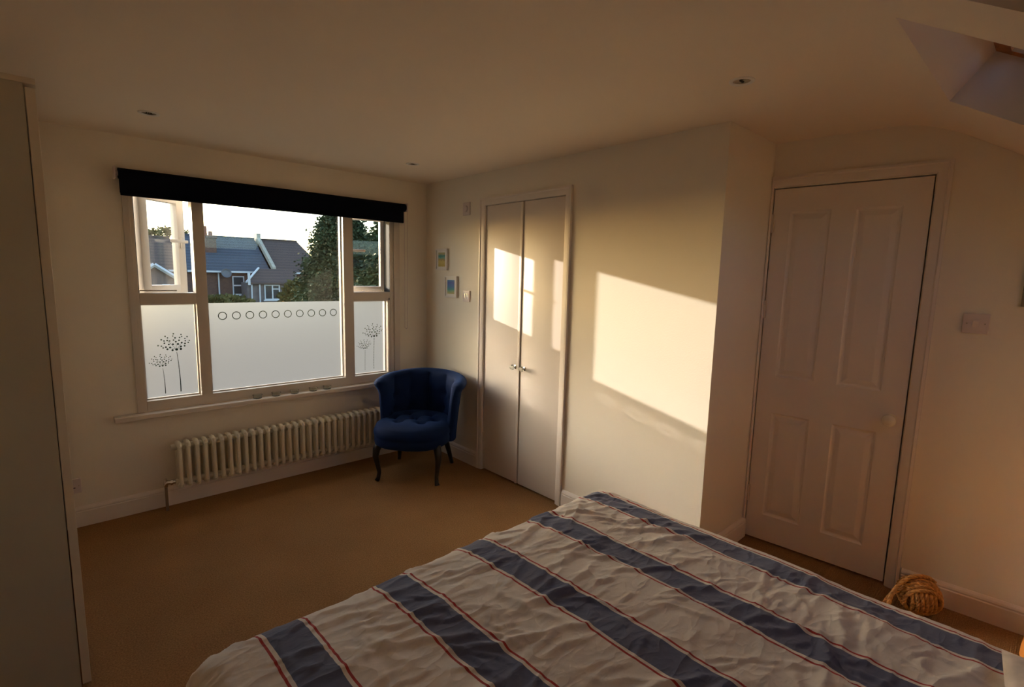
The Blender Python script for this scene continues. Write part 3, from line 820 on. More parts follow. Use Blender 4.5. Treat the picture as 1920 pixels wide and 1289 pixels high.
# ------------------------------------------------------------------ roller blind
bl = empty('roller_blind', (-1.15, -0.04, 1.98), 'navy roller blind rolled up above the window', 'blind')
def bb(bm_, name, m, **k): bmesh.ops.translate(bm_, verts=bm_.verts, vec=(1.15, 0.04, -1.98)); return obj(name, bm_, m, bl, True, auto=40, **k)
bm = bmesh.new(); add_tube(bm, [(-2.062, -0.042, 2.015), (-0.235, -0.042, 2.015)], 0.030, 24); bb(bm, 'roll', NAVY)
bm = bmesh.new(); add_bbox(bm, (-2.062, -0.0735, 1.905), (-0.262, -0.0715, 2.015), 0.0008); bb(bm, 'fabric_drop', NAVY)
bm = bmesh.new(); add_bbox(bm, (-2.060, -0.079, 1.892), (-0.264, -0.066, 1.912), 0.004); bb(bm, 'bottom_bar', NAVY)
for x in (-2.078, -0.226):
    bm = bmesh.new(); add_bbox(bm, (x-0.004, -0.075, 1.985), (x+0.004, 0.0, 2.050), 0.003); add_tube(bm, [(x-0.012 if x > -1 else x+0.004, -0.042, 2.015), (x+0.003 if x > -1 else x+0.018, -0.042, 2.015)], 0.014, 14); bb(bm, 'bracket', PLAST)
bm = bmesh.new(); 
cyl = [(-0.222, -0.058, 2.01 - (2.01-1.05)*k/10) for k in range(11)] + [(-0.224, -0.048, 1.042), (-0.226, -0.036, 1.046)] + [(-0.228, -0.027, 1.05 + (2.01-1.05)*k/10) for k in range(11)]
add_tube(bm, cyl, 0.0022, 6); bb(bm, 'bead_chain', PLAST)

# ------------------------------------------------------------------ glass dishes on the sill
def dish():
    bm = bmesh.new()
    add_lathe(bm, [(0, 0), (0.022, 0), (0.027, 0.003), (0.0275, 0.020), (0.031, 0.023), (0.031, 0.026), (0.026, 0.026), (0.0245, 0.022), (0.0235, 0.006), (0, 0.005)], 28)
    return bm
DL = ['leftmost small round glass dish on the window sill', 'second small glass dish from the left on the window sill', 'middle one of five small glass dishes on the sill',
      'fourth small glass dish from the left on the window sill', 'rightmost small round glass dish on the window sill, nearest the chair']
first = None
for k, x in enumerate((-1.385, -1.262, -1.137, -1.002, -0.898)):
    if first is None: o = first = obj('glass_dish', dish(), CGLASS, None, True, auto=50)
    else: o = first.copy(); COL.objects.link(o)
    o.location = (x, -0.033, 0.6202); props(o, DL[k], 'dish', 'glass dishes along the window sill')

# ------------------------------------------------------------------ pictures, switches, sockets
def art_mat(name, cols, seed):
    m = D.materials.new(name); m.use_nodes = True; nt = m.node_tree; b = nt.nodes['Principled BSDF']; b.inputs['Roughness'].default_value = 0.4
    tc = nt.nodes.new('ShaderNodeTexCoord'); sp = nt.nodes.new('ShaderNodeSeparateXYZ'); nt.links.new(tc.outputs['Generated'], sp.inputs[0])
    n = nt.nodes.new('ShaderNodeTexNoise'); n.noise_dimensions = '4D'; n.inputs['W'].default_value = seed; n.inputs['Scale'].default_value = 4.5; n.inputs['Detail'].default_value = 6
    nt.links.new(tc.outputs['Generated'], n.inputs['Vector'])
    ma = nt.nodes.new('ShaderNodeMath'); ma.operation = 'MULTIPLY_ADD'; ma.inputs[1].default_value = 0.30; nt.links.new(n.outputs['Fac'], ma.inputs[0]); nt.links.new(sp.outputs['Z'], ma.inputs[2])
    sb = nt.nodes.new('ShaderNodeMath'); sb.operation = 'SUBTRACT'; sb.inputs[1].default_value = 0.15; nt.links.new(ma.outputs[0], sb.inputs[0])
    r = nt.nodes.new('ShaderNodeValToRGB'); r.color_ramp.interpolation = 'EASE'
    while len(r.color_ramp.elements) < len(cols): r.color_ramp.elements.new(0.5)
    for e, (p, c) in zip(r.color_ramp.elements, cols): e.position = p; e.color = (*c, 1)
    nt.links.new(sb.outputs[0], r.inputs[0]); nt.links.new(r.outputs[0], b.inputs['Base Color'])
    return m
def picture(y0, y1, z0, z1, art, label, border=0.022):
    yc, zc = (y0+y1)/2, (z0+z1)/2
    p = empty('picture', (-0.001, yc, zc), label, 'picture', 'small framed beach pictures')
    hw, hh = abs(y1-y0)/2, (z1-z0)/2; f = 0.012
    bm = bmesh.new()
    for a, b in (((-hw, -hh), (-hw+f, hh)), ((hw-f, -hh), (hw, hh)), ((-hw+f, -hh), (hw-f, -hh+f)), ((-hw+f, hh-f), (hw-f, hh))):
        add_bbox(bm, (-0.018, a[0], a[1]), (0, b[0], b[1]), 0.0015)
    obj('frame', bm, UPVCW, p, True, auto=40)
    obj('mount', B(((-0.010, -hw+f, -hh+f), (-0.002, hw-f, hh-f))), mat('mount_card', (0.78, 0.75, 0.69), 0.7), p)
    obj('print', B(((-0.0115, -hw+f+border, -hh+f+border*0.8), (-0.010, hw-f-border, hh-f-border*0.8))), art, p)
A1 = art_mat('beach_watercolour', [(0.0, (0.55, 0.42, 0.10)), (0.35, (0.62, 0.50, 0.16)), (0.52, (0.45, 0.30, 0.12)), (0.60, (0.20, 0.42, 0.36)), (0.75, (0.05, 0.26, 0.26)), (0.9, (0.42, 0.40, 0.22))], 1.0)
A2 = art_mat('blue_sea_print', [(0.0, (0.5, 0.42, 0.16)), (0.2, (0.20, 0.36, 0.20)), (0.32, (0.02, 0.25, 0.30)), (0.55, (0.015, 0.13, 0.42)), (0.8, (0.02, 0.08, 0.38)), (0.95, (0.03, 0.18, 0.45))], 5.0)
picture(-0.158, -0.318, 1.528, 1.700, A1, 'upper small white-framed picture of a yellow beach beside the corner')
picture(-0.288, -0.450, 1.312, 1.482, A2, 'lower small white-framed picture of a deep blue sea beside the switch')
def plate(name, M, w, h, label, cat, details):
    e = empty(name, label=label, cat=cat, M=M)      # local x along wall, local y = up?, local z out of the wall
    bm = bmesh.new(); add_bbox(bm, (-w/2, -h/2, 0), (w/2, h/2, 0.009), 0.003, seg=3); obj('plate', bm, PLAST, e, True, auto=40)
    details(e); return e
def MWALL(x, y, z): return Matrix(((0, 0, -1, x), (-1, 0, 0, y), (0, 1, 0, z), (0, 0, 0, 1)))   # plate on the cupboard wall
def det_double(e):
    for s in (-1, 1):
        bm = bmesh.new(); add_bbox(bm, (s*0.014-0.009, -0.018, 0.007), (s*0.014+0.009, 0.018, 0.0125), 0.002)
        bmesh.ops.rotate(bm, verts=bm.verts, cent=(0, 0, 0.009), matrix=Matrix.Rotation(R(5), 3, 'X')); obj('rocker', bm, CHROME, e, True, auto=40)
plate('light_switch', MWALL(0, -0.566, 1.332), 0.086, 0.086, 'small double light switch with shiny rockers beside the blue picture', 'switch', det_double)
def det_dial(e):
    bm = bmesh.new(); add_lathe(bm, [(0, 0.018), (0.020, 0.018), (0.0225, 0.015), (0.024, 0.009), (0.027, 0.0095), (0.027, 0.008), (0, 0.008)], 24); obj('dial', bm, PLAST, e, True, auto=40)
plate('thermostat', MWALL(0, -0.556, 1.992), 0.086, 0.096, 'small square white wall control with a round dial high beside the cupboard', 'thermostat', det_dial)
def det_socket(e):
    bm = bmesh.new()
    add_box(bm, (-0.003, 0.008, 0.0085), (0.003, 0.017, 0.0094)); add_box(bm, (-0.016, -0.012, 0.0085), (-0.007, -0.007, 0.0094)); add_box(bm, (0.007, -0.012, 0.0085), (0.016, -0.007, 0.0094))
    obj('pin_slot', bm, DARKM, e)
    for s in (-1, 1):
        bm = bmesh.new(); add_lathe(bm, [(0, 0.0100), (0.003, 0.0095), (0.003, 0.0085)], 8, Matrix.Translation((s*0.030, 0, 0)))
        obj('screw', bm, CHROME, e)
plate('power_socket', Matrix(((1, 0, 0, -2.378), (0, 0, -1, 0), (0, 1, 0, 0.245), (0, 0, 0, 1))), 0.086, 0.086, 'white power socket low on the window wall beside the wardrobe', 'socket', det_socket)
def det_single(e):
    bm = bmesh.new(); add_bbox(bm, (-0.0105, -0.0135, 0.007), (0.0105, 0.0135, 0.0145), 0.002); bmesh.ops.rotate(bm, verts=bm.verts, cent=(0, 0, 0.009), matrix=Matrix.Rotation(R(5), 3, 'X')); obj('rocker', bm, PLAST, e, True, auto=40)
    for s in (-1, 1):
        bm = bmesh.new(); add_lathe(bm, [(0, 0.0102), (0.0035, 0.0097), (0.0035, 0.0085)], 8, Matrix.Translation((s*0.030, 0, 0)))
        obj('screw', bm, PIPEM, e)
w3 = MW.to_3x3(); ax = w3 @ Vector((1, 0, 0)); on = w3 @ Vector((0, -1, 0))
def MD(x, z):
    p = MW @ Vector((x, 0, z)); return Matrix(((ax.x, 0, on.x, p.x), (ax.y, 0, on.y, p.y), (0, 1, 0, p.z), (0, 0, 0, 1)))
plate('light_switch', MD(0.891, 1.337), 0.088, 0.088, 'single white light switch on the wall right of the panelled door', 'switch', det_single)
# picture cut by the right edge of the view
pe = empty('picture', label='dark-framed picture cut off by the right edge beside the door switch', cat='picture', M=MD(1.162, 1.545))
bm = bmesh.new()
for a, b in (((-0.14, -0.125), (-0.125, 0.125)), ((0.125, -0.125), (0.14, 0.125)), ((-0.125, -0.125), (0.125, -0.11)), ((-0.125, 0.11), (0.125, 0.125))):
    add_bbox(bm, (a[0], a[1], 0), (b[0], b[1], 0.018), 0.0015)
obj('frame', bm, mat('grey_green_frame', (0.25, 0.22, 0.15), 0.5), pe, True, auto=40)
obj('mount', B(((-0.125, -0.11, 0.002), (0.125, 0.11, 0.010))), MATS['mount_card'], pe)
obj('print', B(((-0.09, -0.075, 0.010), (0.09, 0.075, 0.0115))), A1, pe)

# ------------------------------------------------------------------ recessed ceiling lights (switched off)
DLL = ['recessed downlight in the ceiling at the left, above the roller blind', 'recessed downlight in the ceiling in front of the far corner', 'recessed downlight in the ceiling near the door recess']
proto = None
for k, (x, y) in enumerate(((-1.978, -0.617), (-0.505, -0.605), (-0.446, -2.804))):
    e = empty('downlight', (x, y, H), DLL[k], 'ceiling light', 'recessed downlights')
    if proto is None:
        bm = bmesh.new(); add_lathe(bm, [(0.045, 0.0), (0.0445, -0.003), (0.042, -0.0045), (0.033, -0.0045), (0.030, -0.001)], 32); a = obj('bezel', bm, UPVCW, e, True, auto=50)
        bm = bmesh.new(); add_lathe(bm, [(0.031, -0.0006), (0.024, -0.0020), (0.021, -0.0012), (0, -0.0012)], 24); b = obj('lamp', bm, LAMPIN, e, True, auto=50)
        bm = bmesh.new()
        for s in range(3): add_box(bm, (-0.012+s*0.009, -0.004, -0.0035), (-0.007+s*0.009, 0.004, -0.0008))
        c = obj('lamp_pin', bm, DARKM, e); proto = (a, b, c)
    else:
        for q in proto: r_ = q.copy(); COL.objects.link(r_); r_.parent = e

# ------------------------------------------------------------------ rope knot door stop
rs = empty('rope_doorstop', (0.452, -3.405, 0), 'round knotted manila rope ball door stop on the floor by the skirting', 'door stop')
Rb, rc_ = 0.066, 0.0088
def strand(bm, pts, rad, twist=1):
    """one laid rope: three thin strands twisted about the path"""
    pts = [Vector(p) for p in pts]; n = len(pts)
    for s in range(3):
        q = []; prev = None; ang = s*2*math.pi/3; acc = 0
        for i, p in enumerate(pts):
            t = (pts[min(i+1, n-1)] - pts[max(i-1, 0)]).normalized()
            if prev is None:
                a = Vector((0, 0, 1)) if abs(t.z) < 0.9 else Vector((1, 0, 0)); u = t.cross(a).normalized()
            else: u = (prev - t*prev.dot(t)).normalized()
            prev = u; v = t.cross(u)
            if i: acc += (p - pts[i-1]).length
            w = ang + acc/0.030*2*math.pi*twist/1.6
            q.append(p + (u*math.cos(w) + v*math.sin(w))*rad*0.48)
        add_tube(bm, q, rad*0.56, 6)
def band(axis, radii, zc):
    bm = bmesh.new()
    n = 72; k = 6
    for m_ in range(k):
        off_ = (m_-(k-1)/2)*rc_*1.9
        Rr = math.sqrt(max(0.0001, radii**2 - (off_*0.85)**2))
        pts = []
        for i in range(n+1):
            a = 2*math.pi*i/n
            pts.append((Rr*math.cos(a), Rr*math.sin(a), off_))
        M = {'z': Matrix.Identity(3), 'x': Matrix.Rotation(R(90), 3, 'Y'), 'y': Matrix.Rotation(R(90), 3, 'X')}[axis]
        strand(bm, [M @ Vector(p) for p in pts], rc_)
    bmesh.ops.rotate(bm, verts=bm.verts, cent=(0, 0, 0), matrix=Matrix.Rotation(R(-18), 3, 'Y') @ Matrix.Rotation(R(28), 3, 'Z'))
    bmesh.ops.translate(bm, verts=bm.verts, vec=(0, 0, zc))
    return bm
zc = 0.089
obj('rope_band', band('x', Rb+0.012, zc), ROPE, rs, True)
obj('rope_band', band('y', Rb+0.002, zc), ROPE, rs, True)
obj('rope_band', band('z', Rb-0.008, zc), ROPE, rs, True)
bm = bmesh.new(); bmesh.ops.create_icosphere(bm, subdivisions=3, radius=Rb-0.008, matrix=Matrix.Translation((0, 0, zc))); obj('core', bm, mat('rope_core', (0.25, 0.13, 0.05), 0.9), rs, True)
bm = bmesh.new()
def arcpts(P, n=40):
    P = [Vector(p) for p in P]; out = []
    for i in range(len(P)-1):
        p0, p1, p2, p3 = P[max(i-1, 0)], P[i], P[i+1], P[min(i+2, len(P)-1)]
        for k in range(n//(len(P)-1)):
            t = k/(n//(len(P)-1)); out.append(0.5*((2*p1)+(-p0+p2)*t+(2*p0-5*p1+4*p2-p3)*t*t+(-p0+3*p1-3*p2+p3)*t**3))
    out.append(P[-1]); return out
strand(bm, arcpts([(0.045, -0.045, 0.150), (0.01, -0.015, 0.180), (-0.035, 0.035, 0.172), (-0.085, 0.075, 0.120), (-0.135, 0.085, 0.060), (-0.150, 0.070, 0.015)], 60), 0.0095)
strand(bm, arcpts([(-0.150, 0.070, 0.015), (-0.110, 0.105, 0.030), (-0.070, 0.085, 0.085), (-0.045, 0.045, 0.125)], 40), 0.0095)
obj('handle_loop', bm, ROPE, rs, True)

# orange thing at the right edge, its unseen bulk added for warm bounce
ob = empty('orange_bounce_shape', (0.15, -4.125, 0), 'bright orange and yellow thing cut off by the right edge, its unseen bulk added for bounce light', 'orange_bounce_shape')
bm = bmesh.new(); add_lathe(bm, [(0, 0), (0.24, 0.0), (0.345, 0.05), (0.385, 0.16), (0.375, 0.27), (0.335, 0.42), (0.26, 0.54), (0.18, 0.66), (0.09, 0.75), (0.03, 0.785), (0, 0.79)], 40)
for v in bm.verts:
    a = math.atan2(v.co.y, v.co.x); k = 1 + 0.012*math.sin(6*a) + 0.02*noise.noise(v.co*5)
    v.co.x *= k; v.co.y *= k
obj('body', bm, ORANGE, ob, True)
for q in range(6):
    a = R(60*q + 55); bm = bmesh.new()
    add_tube(bm, [(r*1.012*math.cos(a), r*1.012*math.sin(a), z) for r, z in [(0.345, 0.05), (0.385, 0.16), (0.375, 0.27), (0.335, 0.42), (0.26, 0.54), (0.18, 0.66), (0.09, 0.75)]], 0.012, 6); obj('piping', bm, YELLOW, ob, True)

# ------------------------------------------------------------------ outside: gardens, terraced houses, conifers
GZ = -5.6
def brick_mat(name, c1, c2, cm, sc=1.0):
    m = D.materials.new(name); m.use_nodes = True; nt = m.node_tree; b = nt.nodes['Principled BSDF']; b.inputs['Roughness'].default_value = 0.9
    tc = nt.nodes.new('ShaderNodeTexCoord'); mp = nt.nodes.new('ShaderNodeMapping'); mp.inputs['Rotation'].default_value = (R(90), 0, 0)
    br = nt.nodes.new('ShaderNodeTexBrick'); br.inputs['Scale'].default_value = 4*sc; br.inputs['Color1'].default_value = (*c1, 1); br.inputs['Color2'].default_value = (*c2, 1); br.inputs['Mortar'].default_value = (*cm, 1)
    br.inputs['Mortar Size'].default_value = 0.015
    nt.links.new(tc.outputs['Object'], mp.inputs[0]); nt.links.new(mp.outputs[0], br.inputs['Vector']); nt.links.new(br.outputs[0], b.inputs['Base Color']); return m
def tile_mat(name, c1, c2):
    m = D.materials.new(name); m.use_nodes = True; nt = m.node_tree; b = nt.nodes['Principled BSDF']; b.inputs['Roughness'].default_value = 0.7
    tc = nt.nodes.new('ShaderNodeTexCoord'); w = nt.nodes.new('ShaderNodeTexWave'); w.wave_type = 'BANDS'; w.bands_direction = 'Z'; w.inputs['Scale'].default_value = 1.6; w.inputs['Distortion'].default_value = 0.4
    n = nt.nodes.new('ShaderNodeTexNoise'); n.inputs['Scale'].default_value = 1.3; n.inputs['Detail'].default_value = 6
    nt.links.new(tc.outputs['Object'], w.inputs[0]); nt.links.new(tc.outputs['Object'], n.inputs[0])
    mx = nt.nodes.new('ShaderNodeMix'); mx.data_type = 'RGBA'; mx.inputs[6].default_value = (*c1, 1); mx.inputs[7].default_value = (*c2, 1); nt.links.new(n.outputs['Fac'], mx.inputs[0])
    m2 = nt.nodes.new('ShaderNodeMix'); m2.data_type = 'RGBA'; m2.blend_type = 'MULTIPLY'; m2.inputs[0].default_value = 0.35; nt.links.new(mx.outputs[2], m2.inputs[6]); nt.links.new(w.outputs['Color'], m2.inputs[7])
    nt.links.new(m2.outputs[2], b.inputs['Base Color']); return m
BRICK = brick_mat('red_brick', (0.17, 0.08, 0.05), (0.12, 0.055, 0.04), (0.15, 0.12, 0.10))
SLATE = tile_mat('slate_roof', (0.055, 0.062, 0.080), (0.09, 0.098, 0.115))
BTILE = tile_mat('brown_tile_roof', (0.085, 0.05, 0.038), (0.12, 0.078, 0.06))
RENDER_ = mat('grey_pebbledash', (0.17, 0.14, 0.13), 0.95, var=0.15, vscale=3)
FASCIA = mat('white_fascia', (0.62, 0.62, 0.62), 0.5)
DGLASS = mat('dark_window_glass', (0.05, 0.055, 0.06), 0.08)
STONE = mat('pale_coping', (0.42, 0.38, 0.30), 0.85, var=0.15, vscale=4)
GRASS = mat('garden_ground', (0.022, 0.024, 0.013), 1.0, var=0.35, vscale=0.5)
struct('garden_ground', B(((-160, 0.6, GZ-0.3), (200, 300, GZ))), GRASS)
def prism(bm, pts, y0, y1):
    a = [bm.verts.new((p[0], y0, p[1])) for p in pts]; b = [bm.verts.new((p[0], y1, p[1])) for p in pts]; n = len(pts)
    bm.faces.new(a); bm.faces.new(b[::-1])
    for i in range(n): bm.faces.new((a[i], b[i], b[(i+1) % n], a[(i+1) % n]))
def hull_roof(bm, pts, t=0.12):
    """thick sloping roof sheet from 4 corner points"""
    a = [bm.verts.new(p) for p in pts]; b = [bm.verts.new(Vector(p) - Vector((0, 0, t))) for p in pts]; n = len(pts)
    bm.faces.new(a); bm.faces.new(b[::-1])
    for i in range(n): bm.faces.new((a[i], b[i], b[(i+1) % n], a[(i+1) % n]))
def house(x0, x1, ye, yr, ze, zr, roofm, wallm, label, hip=0.0):
    h = empty('terraced_house', ((x0+x1)/2, ye, GZ), label, 'house', 'terraced houses behind the gardens')
    o = Vector(((x0+x1)/2, ye, GZ))
    def P(bm_, name, m_, par=h, **k): bmesh.ops.translate(bm_, verts=bm_.verts, vec=-o); return obj(name, bm_, m_, par, **k)
    P(B(((x0, ye, GZ), (x1, 2*yr-ye, ze))), 'wall', wallm)
    bm = bmesh.new(); hull_roof(bm, [(x0, ye-0.25, ze-0.1), (x1, ye-0.25, ze-0.1), (x1-hip, yr, zr), (x0, yr, zr)])
    hull_roof(bm, [(x1, 2*yr-ye+0.25, ze-0.1), (x0, 2*yr-ye+0.25, ze-0.1), (x0, yr, zr), (x1-hip, yr, zr)])
    if hip: 
        vs = [bm.verts.new(v) for v in ((x1, ye-0.25, ze-0.1), (x1, 2*yr-ye+0.25, ze-0.1), (x1-hip, yr, zr))]; bm.faces.new(vs)
    P(bm, 'roof', roofm)
    bm = bmesh.new(); add_tube(bm, [(x0, yr, zr), (x1-hip, yr, zr)], 0.09, 6); P(bm, 'ridge_tiles', roofm)
    bm = bmesh.new(); add_box(bm, (x0, ye-0.36, ze-0.20), (x1, ye-0.24, ze-0.08)); P(bm, 'gutter', FASCIA)
    return h, P
def house_window(P, h, x0, x1, z0, z1, y, bars=(), mull=()):
    bm = bmesh.new(); t = 0.07
    for a, b in (((x0, z0), (x0+t, z1)), ((x1-t, z0), (x1, z1)), ((x0+t, z0), (x1-t, z0+t)), ((x0+t, z1-t), (x1-t, z1))): add_box(bm, (a[0], y-0.06, a[1]), (b[0], y+0.02, b[1]))
    for zb in bars: add_box(bm, (x0+t, y-0.06, zb-0.045), (x1-t, y+0.02, zb+0.045))
    for xb in mull: add_box(bm, (xb-0.04, y-0.06, z0+t), (xb+0.04, y+0.02, z1-t)); add_box(bm, (xb+0.04, y-0.06, z0+(z1-z0)*0.68), (x1-t, y+0.02, z0+(z1-z0)*0.74))
    add_box(bm, (x0-0.08, y-0.14, z0-0.08), (x1+0.08, y, z0))
    f = P(bm, 'window', FASCIA)
    bm = bmesh.new(); add_box(bm, (x0+0.02, y-0.02, z0+0.02), (x1-0.02, y-0.01, z1-0.02)); P(bm, 'pane', DGLASS, f)
YE, YR = 35.0, 38.4
A = at(385, 505, YE); Bp = at(520, 505, YE)
ze = A.z; zr = at(445, 446.5, YR).z
xa = at(400, 470, YE).x; xm = at(512, 505, YE).x; xe = at(612, 505, YE).x; xh = at(556, 450, YR).x
hA, PA = house(xa-1.6, xm-0.22, YE, YR, ze, zr, SLATE, BRICK, 'brick terraced house with the blue-grey slate roof beyond the gardens')
c0, c1 = at(435, 518, YE), at(459, 553, YE)
house_window(PA, hA, c0.x, c1.x, c1.z, c0.z, YE, bars=((c0.z+c1.z)/2,))
bm = bmesh.new(); q = at(411, 540, YE-0.1); add_tube(bm, [(q.x, YE-0.1, ze-0.2), (q.x, YE-0.1, GZ+0.2)], 0.05, 6); PA(bm, 'downpipe', FASCIA)
bm = bmesh.new(); q = at(424, 513, YE-0.5)
add_lathe(bm, [(0, 0), (0.2, 0.03), (0.32, 0.10), (0.31, 0.115), (0.19, 0.045), (0, 0.015)], 18, Matrix.Translation(q) @ Matrix.Rotation(R(75), 4, 'X'))
add_tube(bm, [q, q + Vector((0, 0.5, 0.1))], 0.03, 6); PA(bm, 'satellite_dish', mat('dish_grey', (0.12, 0.12, 0.13), 0.5))
# the large chimney stack at the left end of the slate roof, with pots
ch0, ch1 = at(381, 440, 37.2), at(404, 505, 37.2)
bm = B(((ch0.x, 36.6, ze-0.3), (ch1.x, 38.6, ch0.z-0.25)), ((ch0.x-0.06, 36.5, ch0.z-0.25), (ch1.x+0.06, 38.7, ch0.z-0.1)))
PA(bm, 'chimney', BRICK)
bm = bmesh.new()
for px, tp in ((383, 424), (394, 434)):
    q = at(px, tp, 37.4); add_tube(bm, [(q.x, 37.4, ch0.z-0.12), (q.x, 37.4, q.z)], [0.15, 0.12], 10)
PA(bm, 'chimney_pot', mat('terracotta', (0.30, 0.12, 0.07), 0.8))
hB, PB = house(xm, xe, YE, YR, ze, zr, BTILE, BRICK, 'terraced house with the brown hipped tile roof, right of the slate one', hip=xe-xh)
# party wall parapet that steps above the two roofs
pts = [Vector((xm, YE-0.3, ze-0.1)), Vector((xm, YR, zr)), Vector((xm, YR-0.0, zr+0.35)), Vector((xm, YE-0.3, ze+0.25))]
bm = bmesh.new()
va = [bm.verts.new(p + Vector((-0.11, 0, 0))) for p in pts]; vb = [bm.verts.new(p + Vector((0.11, 0, 0))) for p in pts]
bm.faces.new(va); bm.faces.new(vb[::-1])
for i in range(4): bm.faces.new((va[i], va[(i+1) % 4], vb[(i+1) % 4], vb[i]))
PB(bm, 'party_wall', STONE)
q0 = at(489, 438, YR)
bm = B(((xm-0.14, YR-0.4, zr-0.5), (xm+0.14, YR+0.4, q0.z-0.05))); PB(bm, 'chimney', STONE)
# rear extension with mono-pitch roof and kitchen window
e0, e1, e2 = at(463, 530, 33.2), at(502, 507, 33.2), at(560, 520, 33.2)
ex = empty('house_extension', (e0.x+1.5, 33.2, GZ), 'grey rendered rear extension with white fascia and wide white window', 'house')
oe = Vector((e0.x+1.5, 33.2, GZ))
def PE(bm_, name, m_, par=None): bmesh.ops.translate(bm_, verts=bm_.verts, vec=-oe); return obj(name, bm_, m_, par or ex)
zl = e0.z
PE(B(((e0.x, 33.2, GZ), (e2.x, 34.58, zl))), 'wall', RENDER_)
bm = bmesh.new(); rx0, rx1, rxm = e0.x-0.1, e2.x+0.1, (e0.x+e2.x)/2
hull_roof(bm, [(rx0, 33.0, zl), (rx1, 33.0, zl), (e2.x+0.1, 34.58, e1.z+0.1), (e1.x-0.2, 34.58, e1.z+0.1)]); PE(bm, 'roof', BTILE)
bm = bmesh.new(); add_tube(bm, [(rx0, 32.98, zl+0.02), (e1.x-0.2, 34.5, e1.z+0.14)], 0.07, 6); PE(bm, 'fascia', FASCIA)
def PEw(bm_, name, m_, par=ex, **k): return PE(bm_, name, m_, par)
k0, k1 = at(495, 534, 33.2), at(525, 562, 33.2)
house_window(PEw, ex, k0.x, k1.x, k1.z, k0.z, 33.2, mull=((k0.x+k1.x)/2+0.02,))
bm = bmesh.new()
for px in (472, 487):
    q = at(px, 540, 33.1); add_tube(bm, [(q.x, 33.1, zl-0.1), (q.x, 33.1, GZ+0.1)], 0.05, 6)
q = at(467, 525, 32.95); add_box(bm, (q.x-0.07, 32.9, q.z-0.35), (q.x+0.07, 33.0, q.z+0.45)); PE(bm, 'downpipe', FASCIA)
# houses seen through the open casement at the left
xl0 = at(272, 505, YE).x - 6; 
hC, PC = house(xl0, xa-1.9, YE, YR, ze, zr-0.25, BTILE, BRICK, 'dark tiled terraced house at the left, seen through the open casement')
g0, g1, g2 = at(289, 497, 31), at(330, 520, 31), at(250, 520, 31)
gx_ = empty('gabled_extension', (g0.x, 31, GZ), 'pinkish gabled extension with white bargeboards, seen through the left casement', 'house')
og = Vector((g0.x, 31, GZ))
def PG(bm_, name, m_, par=None): bmesh.ops.translate(bm_, verts=bm_.verts, vec=-og); return obj(name, bm_, m_, par or gx_)
PINKR = mat('pink_render', (0.22, 0.15, 0.125), 0.9, var=0.1, vscale=3)
bm = bmesh.new(); prism(bm, [(g2.x, GZ), (g1.x, GZ), (g1.x, g1.z), (g0.x, g0.z), (g2.x, g2.z)], 31.2, 34.6); PG(bm, 'wall', PINKR)
bm = bmesh.new()
for a, b in ((g0, g1), (g0, g2)):
    hull_roof(bm, [(a.x, 31.0, a.z+0.12), (b.x+(0.2 if b.x > a.x else -0.2), 31.0, b.z+0.06), (b.x+(0.2 if b.x > a.x else -0.2), 34.6, b.z+0.06), (a.x, 34.6, a.z+0.12)], 0.1)
PG(bm, 'roof', BTILE)
bm = bmesh.new()
for a, b in ((g0, g1), (g0, g2)): add_tube(bm, [(a.x, 30.95, a.z+0.02), (b.x, 30.95, b.z-0.03)], 0.11, 4)
PG(bm, 'bargeboard', FASCIA)
k0, k1 = at(304, 533, 31.2), at(320, 560, 31.2)
house_window(lambda b_, n_, m_, par=None: PG(b_, n_, m_, par), gx_, k0.x, k1.x, k1.z, k0.z, 31.2)

def leaf_mat(name, c1, c2):
    m = D.materials.new(name); m.use_nodes = True; nt = m.node_tree; b = nt.nodes['Principled BSDF']; b.inputs['Roughness'].default_value = 0.8; b.inputs['Specular IOR Level'].default_value = 0.2
    tc = nt.nodes.new('ShaderNodeTexCoord'); n = nt.nodes.new('ShaderNodeTexNoise'); n.inputs['Scale'].default_value = 1.1; n.inputs['Detail'].default_value = 5
    r = nt.nodes.new('ShaderNodeValToRGB'); r.color_ramp.elements[0].position = 0.35; r.color_ramp.elements[1].position = 0.65
    r.color_ramp.elements[0].color = (*c1, 1); r.color_ramp.elements[1].color = (*c2, 1)
    nt.links.new(tc.outputs['Object'], n.inputs[0]); nt.links.new(n.outputs['Fac'], r.inputs[0]); nt.links.new(r.outputs[0], b.inputs['Base Color'])
    return m
CONIF = leaf_mat('conifer_foliage', (0.035, 0.055, 0.030), (0.10, 0.12, 0.05))
BUSH = leaf_mat('autumn_bush_foliage', (0.06, 0.06, 0.02), (0.19, 0.16, 0.05))
BARK = mat('bark', (0.10, 0.07, 0.05), 0.9, var=0.3, vscale=5)
def spray_mesh(pts_dirs, size, rnd):
    verts, faces = [], []
    for p, d in pts_dirs:
        d = d.normalized(); s = size*rnd.uniform(0.6, 1.4)
        side = d.cross(Vector((rnd.uniform(-1, 1), rnd.uniform(-1, 1), rnd.uniform(-1, 1)))).normalized()*s*0.33
        i = len(verts)
        verts += [p, p + d*s*0.5 + side, p + d*s, p + d*s*0.5 - side]
        faces.append((i, i+1, i+2, i+3))
    me = D.meshes.new('foliage'); me.from_pydata(verts, [], faces); me.update(); return me
